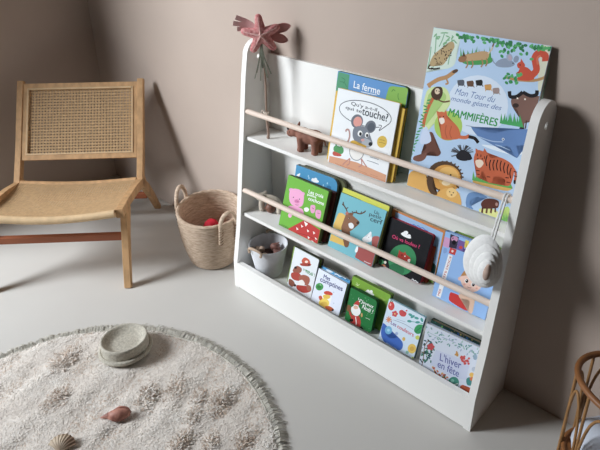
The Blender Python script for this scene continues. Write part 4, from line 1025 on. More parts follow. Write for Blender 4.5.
  ["e","2f7a6a",24.4,101.9,2.4,-3.0,-1.7,-1.7],
  ["e","5f9a4a",29.8,101.1,4.1,0.4,-0.3,-2.3],
  ["e","7a5a3c",125.8,149.7,1.5,-3.6,-1.7,-1.2],
  ["e","2f5f9c",43.0,100.8,4.1,1.4,0.2,-2.2],
  ["e","c8b45a",60.6,110.2,3.1,-2.1,-1.3,-2.0],
  ["e","2f7a6a",54.1,108.0,-3.9,-2.0,-0.5,2.0],
  ["e","5f9a4a",121.0,138.1,3.7,-0.3,-0.5,-2.2],
  ["e","7a5a3c",89.9,118.9,0.2,-4.3,-2.0,-0.6],
  ["e","2f5f9c",76.4,116.3,2.4,-2.9,-1.6,-1.7],
  ["e","c8b45a",82.2,118.4,1.6,-3.6,-1.8,-1.3],
  ["e","2f7a6a",116.8,133.9,3.6,-0.7,-0.7,-2.1],
  ["e","5f9a4a",114.5,126.0,2.4,-2.7,-1.5,-1.7],
  ["e","7a5a3c",71.3,103.4,4.0,1.1,0.1,-2.2],
  ["e","2f5f9c",100.0,116.1,3.5,-1.0,-0.8,-2.1],
  ["e","c8b45a",120.8,128.1,-3.0,-3.3,-1.2,1.4],
  ["e","2f7a6a",46.7,88.7,1.3,-3.9,-1.9,-1.2],
  ["e","5f9a4a",44.7,87.5,4.0,0.2,-0.3,-2.3],
  ["e","7a5a3c",121.8,124.9,3.6,-0.6,-0.6,-2.2],
  ["e","2f5f9c",43.7,78.6,-2.2,-4.3,-1.7,0.8],
  ["e","c8b45a",113.9,119.4,-2.7,-3.7,-1.4,1.2],
 ],
}
import bpy, bmesh, math, random
from mathutils import Vector, Matrix, noise
random.seed(11)
C = bpy.context.scene.collection
PI = math.pi

# ------------------------------------------------------------------ materials
def s2l(c):
    return c / 12.92 if c <= 0.04045 else ((c + 0.055) / 1.055) ** 2.4
def hexc(h, gain=1.0):
    return tuple(min(1.0, s2l(int(h[i:i + 2], 16) / 255) * gain) for i in (0, 2, 4)) + (1.0,)
MATS = {}
def mat(name, col, rough=0.6, var=0.0, scale=30.0, bump=0.0, bscale=None, stretch=(1, 1, 1), col2=None, spec=0.3, sheen=0.0, fac=(0.35, 0.65)):
    if name in MATS: return MATS[name]
    m = bpy.data.materials.new(name); m.use_nodes = True
    n = m.node_tree.nodes; l = m.node_tree.links
    b = n['Principled BSDF']
    c = hexc(col) if isinstance(col, str) else tuple(col) + (1.0,)
    b.inputs['Base Color'].default_value = c
    b.inputs['Roughness'].default_value = rough
    b.inputs['Specular IOR Level'].default_value = spec
    if sheen: b.inputs['Sheen Weight'].default_value = sheen
    if var or bump or col2:
        tc = n.new('ShaderNodeTexCoord'); mp = n.new('ShaderNodeMapping')
        mp.inputs['Scale'].default_value = stretch
        l.new(tc.outputs['Object'], mp.inputs['Vector'])
    if var or col2:
        t = n.new('ShaderNodeTexNoise'); t.inputs['Scale'].default_value = scale; t.inputs['Detail'].default_value = 5
        l.new(mp.outputs['Vector'], t.inputs['Vector'])
        r = n.new('ShaderNodeValToRGB')
        r.color_ramp.elements[0].position = fac[0]; r.color_ramp.elements[1].position = fac[1]
        d = hexc(col2) if col2 else tuple(min(1, x * (1 + var)) for x in c[:3]) + (1,)
        e = c if col2 else tuple(x * (1 - var) for x in c[:3]) + (1,)
        r.color_ramp.elements[0].color = e; r.color_ramp.elements[1].color = d
        l.new(t.outputs['Fac'], r.inputs['Fac']); l.new(r.outputs['Color'], b.inputs['Base Color'])
    if bump:
        t2 = n.new('ShaderNodeTexNoise'); t2.inputs['Scale'].default_value = bscale or scale; t2.inputs['Detail'].default_value = 3
        l.new(mp.outputs['Vector'], t2.inputs['Vector'])
        bp = n.new('ShaderNodeBump'); bp.inputs['Strength'].default_value = bump; bp.inputs['Distance'].default_value = 0.002
        l.new(t2.outputs['Fac'], bp.inputs['Height']); l.new(bp.outputs['Normal'], b.inputs['Normal'])
    MATS[name] = m
    return m
PRINT_GAIN = 1.02
def ink(h):
    key = 'ink_' + h
    if key not in MATS:
        m = bpy.data.materials.new(key); m.use_nodes = True
        b = m.node_tree.nodes['Principled BSDF']
        c = hexc(h, PRINT_GAIN); g = .3 * c[0] + .6 * c[1] + .1 * c[2]
        b.inputs['Base Color'].default_value = tuple(x * .88 + g * .12 for x in c[:3]) + (1,); b.inputs['Roughness'].default_value = 0.5
        b.inputs['Specular IOR Level'].default_value = 0.15
        MATS[key] = m
    return MATS[key]

# ------------------------------------------------------------------ mesh builder
WM = {}
RGT, AWY = Vector((.7406, .672, 0)), Vector((-.672, .7406, 0))
class MB:
    def __init__(s): s.v = []; s.f = []; s.mi = []; s.mats = []
    def slot(s, m):
        if m is None: return 0
        if m not in s.mats: s.mats.append(m)
        return s.mats.index(m)
    def add(s, vs, fs, m=None):
        o = len(s.v); k = s.slot(m)
        s.v += [Vector(p) for p in vs]
        for f in fs: s.f.append([i + o for i in f]); s.mi.append(k)
    def box(s, lo, hi, m=None, M=None, bev=0.0):
        bm = bmesh.new(); bmesh.ops.create_cube(bm, size=1)
        lo, hi = Vector(lo), Vector(hi)
        for v in bm.verts: v.co = Vector([lo[i] + (v.co[i] + .5) * (hi[i] - lo[i]) for i in range(3)])
        if bev: bmesh.ops.bevel(bm, geom=bm.edges[:], offset=bev, segments=2, affect='EDGES', profile=0.6)
        s.bm(bm, m, M)
    def bm(s, bm, m=None, M=None):
        bm.verts.ensure_lookup_table(); bm.verts.index_update()
        vs = [(M @ v.co if M else v.co.copy()) for v in bm.verts]
        s.add(vs, [[v.index for v in f.verts] for f in bm.faces], m); bm.free()
    def tube(s, pts, r, seg=8, closed=False, m=None, cap=True, flat=1.0):
        pts = [Vector(p) for p in pts]; n = len(pts)
        rs = r if isinstance(r, (list, tuple)) else [r] * n
        T = []
        for i in range(n):
            a = pts[(i - 1) % n] if (closed or i > 0) else pts[i]
            b = pts[(i + 1) % n] if (closed or i < n - 1) else pts[i]
            t = (b - a); T.append(t.normalized() if t.length > 1e-9 else Vector((0, 0, 1)))
        up = Vector((0, 0, 1)) if abs(T[0].z) < .9 else Vector((1, 0, 0))
        nrm = (up - T[0] * up.dot(T[0])).normalized()
        vs = []; fs = []
        for i in range(n):
            nrm = (nrm - T[i] * nrm.dot(T[i])).normalized(); bi = T[i].cross(nrm)
            for k in range(seg):
                a = 2 * PI * k / seg
                vs.append(pts[i] + nrm * math.cos(a) * rs[i] + bi * math.sin(a) * rs[i] * flat)
        for i in range(n if closed else n - 1):
            j = (i + 1) % n
            for k in range(seg):
                q = (k + 1) % seg
                fs.append([i * seg + k, i * seg + q, j * seg + q, j * seg + k])
        if cap and not closed:
            fs.append(list(range(seg))[::-1]); fs.append([(n - 1) * seg + k for k in range(seg)])
        s.add(vs, fs, m)
    def lathe(s, prof, seg=48, m=None, c=(0, 0, 0), M=None, wob=None):
        vs = []; fs = []
        for i, (r, z) in enumerate(prof):
            for k in range(seg):
                a = 2 * PI * k / seg
                rr = r * (wob(a, i) if wob else 1)
                p = Vector((rr * math.cos(a), rr * math.sin(a), z))
                p = (M @ p) if M else p
                vs.append(p + Vector(c))
        for i in range(len(prof) - 1):
            for k in range(seg):
                q = (k + 1) % seg
                fs.append([i * seg + k, i * seg + q, (i + 1) * seg + q, (i + 1) * seg + k])
        if prof[0][0] > 1e-6: fs.append([k for k in range(seg)][::-1])
        if prof[-1][0] > 1e-6: fs.append([(len(prof) - 1) * seg + k for k in range(seg)])
        s.add(vs, fs, m)
    def plate(s, outline, z0, z1, m=None, M=None, bev=0.0):
        bm = bmesh.new()
        lo = [bm.verts.new((x, y, z0)) for x, y in outline]; hi = [bm.verts.new((x, y, z1)) for x, y in outline]
        bm.faces.new(lo[::-1]); bm.faces.new(hi); n = len(lo)
        for i in range(n): bm.faces.new((lo[i], lo[(i + 1) % n], hi[(i + 1) % n], hi[i]))
        bmesh.ops.recalc_face_normals(bm, faces=bm.faces[:])
        if bev:
            es = [e for e in bm.edges if abs(e.verts[0].co.z - e.verts[1].co.z) < 1e-9]
            bmesh.ops.bevel(bm, geom=es, offset=bev, segments=2, affect='EDGES', profile=0.6)
        s.bm(bm, m, M)
    def ball(s, c, r, m=None, u=20, v=12, M=None):
        bm = bmesh.new(); bmesh.ops.create_uvsphere(bm, u_segments=u, v_segments=v, radius=1)
        r = r if isinstance(r, (tuple, list)) else (r, r, r)
        for w in bm.verts:
            p = Vector([w.co[i] * r[i] for i in range(3)])
            if M: p = M @ p
            w.co = p + Vector(c)
        s.bm(bm, m)
    def build(s, name, m=None, parent=None, smooth=False, world=False, angle=40):
        me = bpy.data.meshes.new(name)
        vs = s.v
        if world and parent is not None:
            inv = WM[parent].inverted(); vs = [inv @ p for p in vs]
        me.from_pydata([tuple(p) for p in vs], [], s.f)
        if m is not None and not s.mats: me.materials.append(m)
        for q in s.mats: me.materials.append(q)
        if s.mats: me.polygons.foreach_set('material_index', s.mi)
        if smooth:
            me.polygons.foreach_set('use_smooth', [True] * len(me.polygons))
            try: me.set_sharp_from_angle(angle=math.radians(angle))
            except Exception: pass
        me.update()
        o = bpy.data.objects.new(name, me); C.objects.link(o)
        if parent is not None: o.parent = parent; WM[o] = WM[parent]
        else: WM[o] = Matrix.Identity(4)
        return o
def tag(o, label=None, cat=None, group=None, kind=None):
    if label: o['label'] = label
    if cat: o['category'] = cat
    if group: o['group'] = group
    if kind: o['kind'] = kind
    return o
def thing(name, label, cat, loc=(0, 0, 0), group=None, rot=None):
    o = bpy.data.objects.new(name, None); o.empty_display_size = 0.05; C.objects.link(o)
    M = Matrix.Translation(loc) @ (rot.to_4x4() if rot is not None else Matrix.Identity(4))
    o.matrix_world = M; WM[o] = M
    return tag(o, label, cat, group)
def solo(mb, name, m, label, cat, loc=(0, 0, 0), group=None, smooth=True, angle=40, world=True):
    """a thing that is one mesh: origin at its base"""
    if world: mb.v = [p - Vector(loc) for p in mb.v]
    o = mb.build(name, m, None, smooth, False, angle); o.location = loc
    WM[o] = Matrix.Translation(loc)
    return tag(o, label, cat, group)
def cat_rom(pts, n=6, closed=False):
    pts = [Vector(p) for p in pts]; out = []; N = len(pts)
    for i in range(N if closed else N - 1):
        p1, p2 = pts[i], pts[(i + 1) % N]
        p0 = pts[(i - 1) % N] if (closed or i > 0) else p1 * 2 - p2
        p3 = pts[(i + 2) % N] if (closed or i + 2 < N) else p2 * 2 - p1
        for k in range(n):
            t = k / n
            out.append(.5 * ((2 * p1) + (p2 - p0) * t + (2 * p0 - 5 * p1 + 4 * p2 - p3) * t * t + (3 * p1 - p0 - 3 * p2 + p3) * t ** 3))
    if not closed: out.append(pts[-1])
    return out

# ------------------------------------------------------------------ the room
WX0, WX1, WY0, WZ1 = -1.042, 4.6, -6.2, 2.7
m_wall = mat('limewash_wall', (0.48, 0.394, 0.338), 0.9, 0.05, 2.2, 0.25, 14, spec=0.1)
m_floor = mat('resin_floor', (0.62, 0.60, 0.565), 0.42, 0.03, 1.6, 0.05, 6, spec=0.3)
m_ceil = mat('low_bounce_ceiling', (0.10, 0.075, 0.055), 0.8)  # unseen ceiling, coloured dark to cut the light it bounces back
m_far = mat('low_bounce_wall', (0.07, 0.052, 0.042), 0.8)  # invented dark tone for out-of-view walls, keeps ambient bounce low
def structure(mb, name, m): return tag(mb.build(name, m), kind='structure')
b = MB(); b.box((WX0 - .3, WY0, -.1), (WX1, .15, 0)); structure(b, 'floor', m_floor)
b = MB(); b.box((WX0 - .3, WY0, WZ1), (WX1, .15, WZ1 + .1)); structure(b, 'ceiling', m_ceil)
b = MB(); b.box((WX0 - .3, 0, 0), (WX1, .15, WZ1)); structure(b, 'wall_back', m_wall)
b = MB(); b.box((WX1, WY0, 0), (WX1 + .15, .15, WZ1)); structure(b, 'wall_right', m_far)
b = MB(); b.box((WX0 - .3, WY0 - .15, 0), (WX1, WY0, WZ1)); structure(b, 'wall_front', m_far)
OY0, OY1, OZ0, OZ1 = WINDOW
b = MB()
for y0, y1, z0, z1 in ((WY0, OY0, 0, WZ1), (OY1, 0, 0, WZ1), (OY0, OY1, 0, OZ0), (OY0, OY1, OZ1, WZ1)):
    b.box((WX0 - .12, y0, z0), (WX0, y1, z1))
structure(b, 'wall_left', m_wall)
m_white = mat('white_frame_paint', (0.75, 0.75, 0.74), 0.5)
b = MB(); fx0, fx1 = WX0 - .11, WX0 - .06
b.box((fx0, OY0, OZ0), (fx1, OY0 + .05, OZ1)); b.box((fx0, OY1 - .05, OZ0), (fx1, OY1, OZ1))
b.box((fx0, OY0, OZ0), (fx1, OY1, OZ0 + .05)); b.box((fx0, OY0, OZ1 - .05), (fx1, OY1, OZ1))
structure(b, 'window_1', m_white)

# ------------------------------------------------------------------ bookshelf
SW, TH = 0.85, 0.018
def dep(z):
    T = ((0, .1815), (.10, .1795), (.15, .1705), (.22, .1585), (.80, .0910))
    for (a, p), (c, q) in zip(T, T[1:]):
        if z <= c: return p + (q - p) * (z - a) / (c - a)
    return T[-1][1]
Z1, Z2, Z3 = 0.516, 0.268, 0.062
m_shelf = mat('white_painted_board', (0.87, 0.855, 0.82), 0.42, spec=0.35)
m_rail = mat('pale_birch_dowel', 'e6d3c4', 0.55, 0.05, 18, 0.05, 60, (1, 8, 8))
shelf = thing('bookshelf', 'white front-facing childrens bookshelf with three ledges and wooden rails against the wall', 'bookshelf', (SW / 2, -.09, 0))
def side_outline():
    pts = [(-dep(z), z) for z in (.70, .6, .5, .4, .3, .22, .185, .15, .125, .10, .05)] + [(-dep(0), 0.0), (0.0, 0.0)]
    R = .047; zt = .797; zc = zt - R
    back = 0.0
    for k in range(13):
        a = PI * k / 12
        yc = -R; pts.append((yc + R * math.cos(a), zc + R * math.sin(a)))
    return pts
for x0 in (0.0, SW - TH):
    bm = bmesh.new(); out = side_outline()
    A_ = [bm.verts.new((x0, y, z)) for y, z in out]; B_ = [bm.verts.new((x0 + TH, y, z)) for y, z in out]
    # hanging hole near the rounded top
    hy, hz, hr = -.047, .745, .0085
    ha = [bm.verts.new((x0, hy + hr * math.cos(2 * PI * k / 16), hz + hr * math.sin(2 * PI * k / 16))) for k in range(16)]
    hb = [bm.verts.new((x0 + TH, v.co.y, v.co.z)) for v in ha]
    n = len(out)
    for i in range(n): bm.faces.new((A_[i], A_[(i + 1) % n], B_[(i + 1) % n], B_[i]))
    for i in range(16): bm.faces.new((ha[i], ha[(i + 1) % 16], hb[(i + 1) % 16], hb[i]))
    for ring, hole in ((A_, ha), (B_, hb)):
        es = []
        for q in (ring, hole):
            for i in range(len(q)):
                es.append(bm.edges.get((q[i], q[(i + 1) % len(q)])))
        bmesh.ops.triangle_fill(bm, use_beauty=True, use_dissolve=False, edges=es)
    bmesh.ops.recalc_face_normals(bm, faces=bm.faces[:])
    p = MB(); p.bm(bm); p.build('side_panel', m_shelf, shelf, True, True, 30)
p = MB(); p.box((TH, -.0128, .02), (SW - TH, -.001, .747), bev=.0008); p.build('backboard', m_shelf, shelf, False, True)
for z, t in ((Z1, .011), (Z2, .011)):
    p = MB(); p.box((TH, -dep(z) + .010, z - t), (SW - TH, -.0128, z), bev=.0012); p.build('shelf', m_shelf, shelf, False, True)
p = MB(); p.box((TH, -.1668, Z3 - .014), (SW - TH, -.0128, Z3)); p.build('shelf', m_shelf, shelf, False, True)
p = MB()
y0a, y0b = -.1812, -.1793
vs = [(TH, y0a, 0.003), (SW - TH, y0a, 0.003), (SW - TH, y0b, .096), (TH, y0b, .096)]
p.add(vs + [(x, y + .015, z) for x, y, z in vs], [(0, 1, 2, 3), (7, 6, 5, 4), (0, 4, 5, 1), (1, 5, 6, 2), (2, 6, 7, 3), (3, 7, 4, 0)])
p.build('kick_board', m_shelf, shelf, False, True)
BARY = {}
for z in (.593, .3445):
    y = -dep(z) + .010; BARY[z] = y
    p = MB(); p.tube([(TH + (SW - 2 * TH) * k / 12, y, z) for k in range(13)], .0078, 16)
    p.build('dowel_rail', m_rail, shelf, True, True)

# ------------------------------------------------------------------ picture books
def clip(poly, w, h):
    e = .0006
    for ax, lim, sg in ((0, e, 1), (0, w - e, -1), (1, e, 1), (1, h - e, -1)):
        out = []
        for i in range(len(poly)):
            a, c = poly[i], poly[(i + 1) % len(poly)]
            ia, ic = (a[ax] - lim) * sg >= 0, (c[ax] - lim) * sg >= 0
            if ia: out.append(a)
            if ia != ic:
                t = (lim - a[ax]) / (c[ax] - a[ax]); out.append((a[0] + (c[0] - a[0]) * t, a[1] + (c[1] - a[1]) * t))
        poly = out
        if len(poly) < 3: return []
    res = []
    for q in poly:
        if not res or (abs(q[0] - res[-1][0]) + abs(q[1] - res[-1][1])) > 2e-5: res.append(q)
    return res
def stroke_poly(pts, wd):
    P = cat_rom([(x, y, 0) for x, y in pts], 4) if len(pts) > 2 else [Vector((x, y, 0)) for x, y in pts]
    L, R = [], []
    for i, p in enumerate(P):
        a = P[max(0, i - 1)]; c = P[min(len(P) - 1, i + 1)]
        t = (c - a); t = t.normalized() if t.length > 1e-9 else Vector((1, 0, 0)); n = Vector((-t.y, t.x, 0)) * wd / 2
        L.append(p + n); R.append(p - n)
    return L, R
def text_mesh(txt, bold, shear):
    cu = bpy.data.curves.new('lettering', 'FONT'); cu.body = txt; cu.size = 1; cu.offset = 0.0; cu.shear = shear; cu.resolution_u = 4
    o = bpy.data.objects.new('lettering', cu); C.objects.link(o)
    bpy.context.view_layer.update()
    me = bpy.data.meshes.new_from_object(o.evaluated_get(bpy.context.evaluated_depsgraph_get()))
    vs = [v.co.copy() for v in me.vertices]; fs = [list(p.vertices) for p in me.polygons]
    bold = min(bold, .034)
    if bold > .015:                       # heavier strokes: the glyphs set again, shifted a hair
        n = len(vs); bx = vs[:]; bf = fs[:]
        for i, (dx, dy) in enumerate(((bold * .9, 0), (0, bold * .6), (bold * .9, bold * .6))):
            vs = vs + [v + Vector((dx, dy, 1e-5 * (i + 1))) for v in bx]; fs = fs + [[q + n * (i + 1) for q in f] for f in bf]
    bpy.data.objects.remove(o); bpy.data.curves.remove(cu); bpy.data.meshes.remove(me)
    return vs, fs
INC = 1.6e-5
def picture(items, w, h, parent):
    pic, tit = MB(), MB(); boxes = []
    def layer(lo, hi):
        L = 1
        for a, c, l in boxes:
            if a[0] < hi[0] and c[0] > lo[0] and a[1] < hi[1] and c[1] > lo[1]: L = max(L, l + 1)
        boxes.append((lo, hi, L)); return .00006 + L * INC
    def ngon(mb, poly, col):
        poly = clip(poly, w, h)
        if len(poly) < 3: return
        lo = (min(p[0] for p in poly), min(p[1] for p in poly)); hi = (max(p[0] for p in poly), max(p[1] for p in poly))
        z = layer(lo, hi)
        ar = sum(poly[i][0] * poly[(i + 1) % len(poly)][1] - poly[(i + 1) % len(poly)][0] * poly[i][1] for i in range(len(poly)))
        if ar < 0: poly = poly[::-1]
        bm = bmesh.new(); vs = [bm.verts.new((x, y, z)) for x, y in poly]
        f = bm.faces.new(vs); bmesh.ops.triangulate(bm, faces=[f], ngon_method='EAR_CLIP'); mb.bm(bm, ink(col))
    for it in items:
        k, col = it[0], it[1]
        if k == 'e':
            o, a, c = Vector(it[2:4]) / 1000, Vector(it[4:6]) / 1000, Vector(it[6:8]) / 1000
            n = 14 if a.length + c.length < .008 else 28
            ngon(pic, [tuple(o + a * math.cos(2 * PI * q / n) + c * math.sin(2 * PI * q / n)) for q in range(n)], col)
        elif k in 'pb':
            pts = [(x / 1000, y / 1000) for x, y in it[2]]
            if k == 'b': pts = [(p.x, p.y) for p in cat_rom([(x, y, 0) for x, y in pts], 4, True)]
            ngon(pic, pts, col)
        elif k == 's':
            L, R = stroke_poly([(x / 1000, y / 1000) for x, y in it[3]], max(it[2] / 1000, .0005))
            e = .0004
            cl = lambda p: (min(max(p.x, e), w - e), min(max(p.y, e), h - e))
            L = [cl(p) for p in L]; R = [cl(p) for p in R]
            z = layer((min(p[0] for p in L + R), min(p[1] for p in L + R)), (max(p[0] for p in L + R), max(p[1] for p in L + R)))
            n = len(L)
            pic.add([(x, y, z) for x, y in R + L], [(i, i + 1, n + i + 1, n + i) for i in range(n - 1)], ink(col))
        elif k == 't':
            txt, p0, p1, hh, bold, shear = it[2:]
            vs, fs = text_mesh(txt, bold, shear)
            x0 = min(v.x for v in vs); x1 = max(v.x for v in vs); y0 = min(v.y for v in vs); y1 = max(v.y for v in vs)
            p0 = Vector(p0) / 1000; p1 = Vector(p1) / 1000; d = p1 - p0; L = d.length; d.normalize(); n = Vector((-d.y, d.x)); hh /= 1000
            pts = [p0 + d * ((v.x - x0) / (x1 - x0) * L) + n * ((v.y - y0) / (y1 - y0) * hh) for v in vs]
            z = layer((min(p.x for p in pts), min(p.y for p in pts)), (max(p.x for p in pts), max(p.y for p in pts)))
            tit.add([(p.x, p.y, z + v.z) for p, v in zip(pts, vs)], fs, ink(col))
    if pic.v: pic.build('cover_picture', None, parent)
    if tit.v: tit.build('title', None, parent)
def rrect(w, h, rr, x0=0.0, y0=0.0, rl=0.0):
    pts = []
    for cx, cy, r, a0 in ((x0 + w, y0, rr, -90), (x0 + w, y0 + h, rr, 0), (x0, y0 + h, rl, 90), (x0, y0, rl, 180)):
        if r < 1e-5: pts.append((cx, cy)); continue
        ox = cx - r if a0 in (-90, 0) else cx + r; oy = cy + r if a0 in (-90, 180) else cy - r
        for k in range(7):
            a = math.radians(a0 + 90 * k / 6); pts.append((ox + r * math.cos(a), oy + r * math.sin(a)))
    return pts
m_pages = mat('page_block', (0.62, 0.6, 0.55), 0.8, 0.08, 300, stretch=(1, 1, 60))
def book(key, name, label, group, cover, spine=None, pages=None, rr=0.0, back=None):
    Z, x, y, tl, yw, w, h, th = BOOK_GEOMETRY[key]
    t, q = math.radians(tl), math.radians(yw)
    r = Vector((math.cos(q), math.sin(q), 0)); bk = Vector((-math.sin(q), math.cos(q), 0))
    up = Vector((0, 0, math.cos(t))) + bk * math.sin(t); nm = r.cross(up)
    R = Matrix((r, up, nm)).transposed()
    lift = th * math.sin(t) + .0004         # the back lower edge sits on the ledge
    root = thing(name, label, 'book', (x, y, Z + lift), group, R)
    c = .0016
    p = MB(); mc, ms = ink(cover), ink(spine or cover)
    p.plate(rrect(w, h, rr), -c, 0, mc, bev=.0004)
    p.plate(rrect(w, h, rr), -th, -th + c, ink(back or spine or cover), bev=.0004)
    p.box((0, 0, -th), (c, h, -.0002), ms)
    cov = p.build('cover', None, root)
    p = MB(); i = .0012 if rr else .0025
    p.plate(rrect(w - c - i, h - 2 * i, max(0, rr - i), c, i), -th + c, -c)
    p.build('pages', ink(pages) if pages else m_pages, root)
    if key in ART: picture(ART[key], w, h, cov)
    return root
G1, G2, G3 = 'picture books on the top ledge', 'picture books on the middle ledge', 'picture books on the bottom ledge'
book('mamm', 'picture_book', 'giant light blue mammals picture book rising above the right end of the shelf', G1, 'b4cfec', 'a9c6b0')
book('mouse', 'picture_book', 'white picture book with a grey mouse in a yellow scarf on the cover', G1, 'eceff1', 'd9b030')
book('brown', 'picture_book', 'yellow book behind the white mouse book, only its yellow and ochre edges showing', G1, 'd9b030', 'd9b030', 'b8893a')
book('ferme', 'picture_book', 'tall blue and green farm book behind the white mouse book', G1, '5f97d0', '1f4a34', '3a4a30', .014, '2a5a34')
book('pig', 'board_book', 'bright green board book with a pink pig and a red roof', G2, '6cb52f', '2f5a1c', '6a6a44', .003)
book('maroon', 'board_book', 'dark maroon board book squeezed behind the green pig book', G2, '5e2a28', '4a2422', '6b3a34', .003)
book('bluepig', 'board_book', 'blue board book with rounded corners standing behind the pig book', G2, '4596c4', '2f6f9a', '8a8f88', .022, '8a8f88')
book('olive', 'board_book', 'olive board book at the back of the pig book stack', G2, '5c5f42', '4a4c36', '70705a', .022)
book('deer', 'picture_book', 'turquoise picture book with a brown deer and a white rabbit', G2, '6fb9c6', '3f6f78', 'a8b0a8', .003, '4a4a42')
book('yellow', 'picture_book', 'yellow-green book showing as a bright edge above the turquoise deer book', G2, 'd2d23a', '5a6a30', '6a6a48', .004, '4c5030')
book('black', 'board_book', 'black board book with red edges and a green circle holding a red animal', G2, '15151a', '1a1416', 'b0303c', .006, 'b0303c')
book('rust', 'board_book', 'small rust-red book tucked behind the lower part of the black book', G2, 'a8482c', '7a3420', '9a4a30', .003)
book('ltblue', 'picture_book', 'pale blue book with an orange border behind the black book', G2, 'd0803f', 'c8783a', 'b09a78', .004, 'a08a68')
book('doc', 'picture_book', 'sky blue book with a cartoon child and a red letter strip', G2, '93bdf0', '6f98d0', 'd8d8d4')
book('limeb', 'picture_book', 'lime green book behind the sky blue book with the cartoon child', G2, '7fb23a', '6a9a30', '9aa06a')
book('red', 'board_book', 'small white board book with red and brown figures beside the grey pot', G3, 'e2e6ea', '3a4a24', '8c8a80', .005)
book('green', 'board_book', 'dark green board book behind the white and red christmas book', G3, '7fa030', '8fae3a', '4a4438', .005, '3a3428')
book('compt', 'board_book', 'small white nursery rhyme book with a yellow round chick', G3, 'e2e8f6', 'b8c2d8', 'a8aaa4', .003)
book('blue', 'board_book', 'bright blue book showing above the white nursery rhyme book', G3, '4fa3d8', '3a80b0', '9a9c98', .003, '5a5a54')
book('santa', 'board_book', 'dark green board book with a bearded old man in red', G3, '1f7a3c', '14522a', '2a5a34', .010, '14522a')
book('lime', 'board_book', 'lime green board book behind the small dark green book', G3, '7fae2c', '5f8a24', '6f8a3a', .004)
book('coul', 'picture_book', 'pale blue picture book with a blue whale, fruits and flowers', G3, 'd3e2f0', '7fb0c0')
book('winter', 'picture_book', 'pale lavender picture book framed by winter flowers and leaves', G3, 'd3dae8', '8a9ab0')
book('wback', 'picture_book', 'dark teal book with a patterned top behind the lavender winter book', G3, '24443f', '1c3430', '8a7a64')

# ------------------------------------------------------------------ rattan lounge chair
m_wood = mat('light_teak', 'c79f74', 0.55, 0.14, 9, 0.08, 40, (6, 6, .8))
m_red = mat('reddish_teak', '96593e', 0.55, 0.1, 9, 0.08, 40, (.8, 6, 6))
m_cane = mat('woven_cane', 'bf9f78', 0.65, 0.1, 90)
m_canedark = mat('woven_cane_edge', 'd6b890', 0.6, 0.08, 40)
FX, FY = -.2545, -.4225
ang = math.atan2(.71538, .69873)
chair = thing('lounge_chair', 'low light wood lounge chair with woven cane seat and back in the corner', 'chair', (FX, FY, 0), None, Matrix.Rotation(ang, 3, 'Z'))
CW = .435
def bar(mb, pts, w, t, m=None):
    """rectangular bar in the side (Y-Z) plane following points; w across X, t in plane; pts: (x,y,z[,t])"""
    n = len(pts); vs = []; fs = []
    for i, p in enumerate(pts):
        a = Vector(pts[max(0, i - 1)][:3]); c = Vector(pts[min(n - 1, i + 1)][:3]); d = (c - a).normalized()
        nn = Vector((0, -d.z, d.y)); tt = p[3] if len(p) > 3 else t
        o = Vector(p[:3]); X = Vector((w / 2, 0, 0))
        e = tt * .5
        vs += [o - X * .82 - nn * e, o + X * .82 - nn * e, o + X - nn * e * .7, o + X + nn * e * .7, o + X * .82 + nn * e, o - X * .82 + nn * e, o - X + nn * e * .7, o - X - nn * e * .7]
    for i in range(n - 1):
        for k in range(8):
            q = (k + 1) % 8; fs.append((i * 8 + k, i * 8 + q, (i + 1) * 8 + q, (i + 1) * 8 + k))
    fs.append(tuple(range(8))[::-1]); fs.append(tuple((n - 1) * 8 + k for k in range(8)))
    mb.add(vs, fs, m)
POST0, POST1 = Vector((0, .335, .215)), Vector((0, .537, .545))
for x in (0, -CW):
    p = MB(); bar(p, [(x, 0.0, 0, .021), (x, .030, .08, .027), (x, .066, .165, .038), (x, .094, .222, .054), (x, .104, .245, .060)], .024, .03); p.build('front_leg', m_wood, chair, True)
    p = MB(); bar(p, [(x, .035, .258, .030), (x, .12, .253, .030), (x, .24, .238, .032), (x, .36, .212, .034)], .024, .03); p.build('seat_rail', m_wood, chair, True)
    p = MB(); bar(p, [(x, .318, .205, .034), (x, .40, .324, .030), (x, .46, .422, .027), (x, .537, .547, .023)], .024, .028); p.build('back_post', m_wood, chair, True)
    p = MB(); bar(p, [(x, .325, .226, .034), (x, .40, .160, .032), (x, .47, .082, .028), (x, .536, 0, .022)], .024, .03); p.build('rear_leg', m_wood, chair, True)
p = MB(); bm = bmesh.new(); p.box((-CW + .01, .055, .146), (-.01, .073, .170), bev=.003); p.build('front_stretcher', m_red, chair, False)
p = MB(); p.box((-CW + .01, .425, .100), (-.01, .445, .122), bev=.003); p.build('rear_stretcher', m_red, chair, False)
xa, xb = -CW + .012, -.012
def sag(u): return .017 * math.sin(PI * u)
def seat_z(u, y):
    t = (y - .03) / .29; zb = .266 + (.236 - .266) * t
    return zb - sag(u) * (1 - .35 * t) - .008 * math.sin(PI * min(max(t, 0), 1))
p = MB(); p.tube([(xa + (xb - xa) * k / 24, .030, .262 - sag(k / 24)) for k in range(25)], .0125, 12); p.build('front_seat_bar', m_canedark, chair, True)
p = MB(); p.tube([(xa + (xb - xa) * k / 24, .325, .232 - sag(k / 24) * .6) for k in range(25)], .011, 12); p.build('rear_seat_bar', m_wood, chair, True)
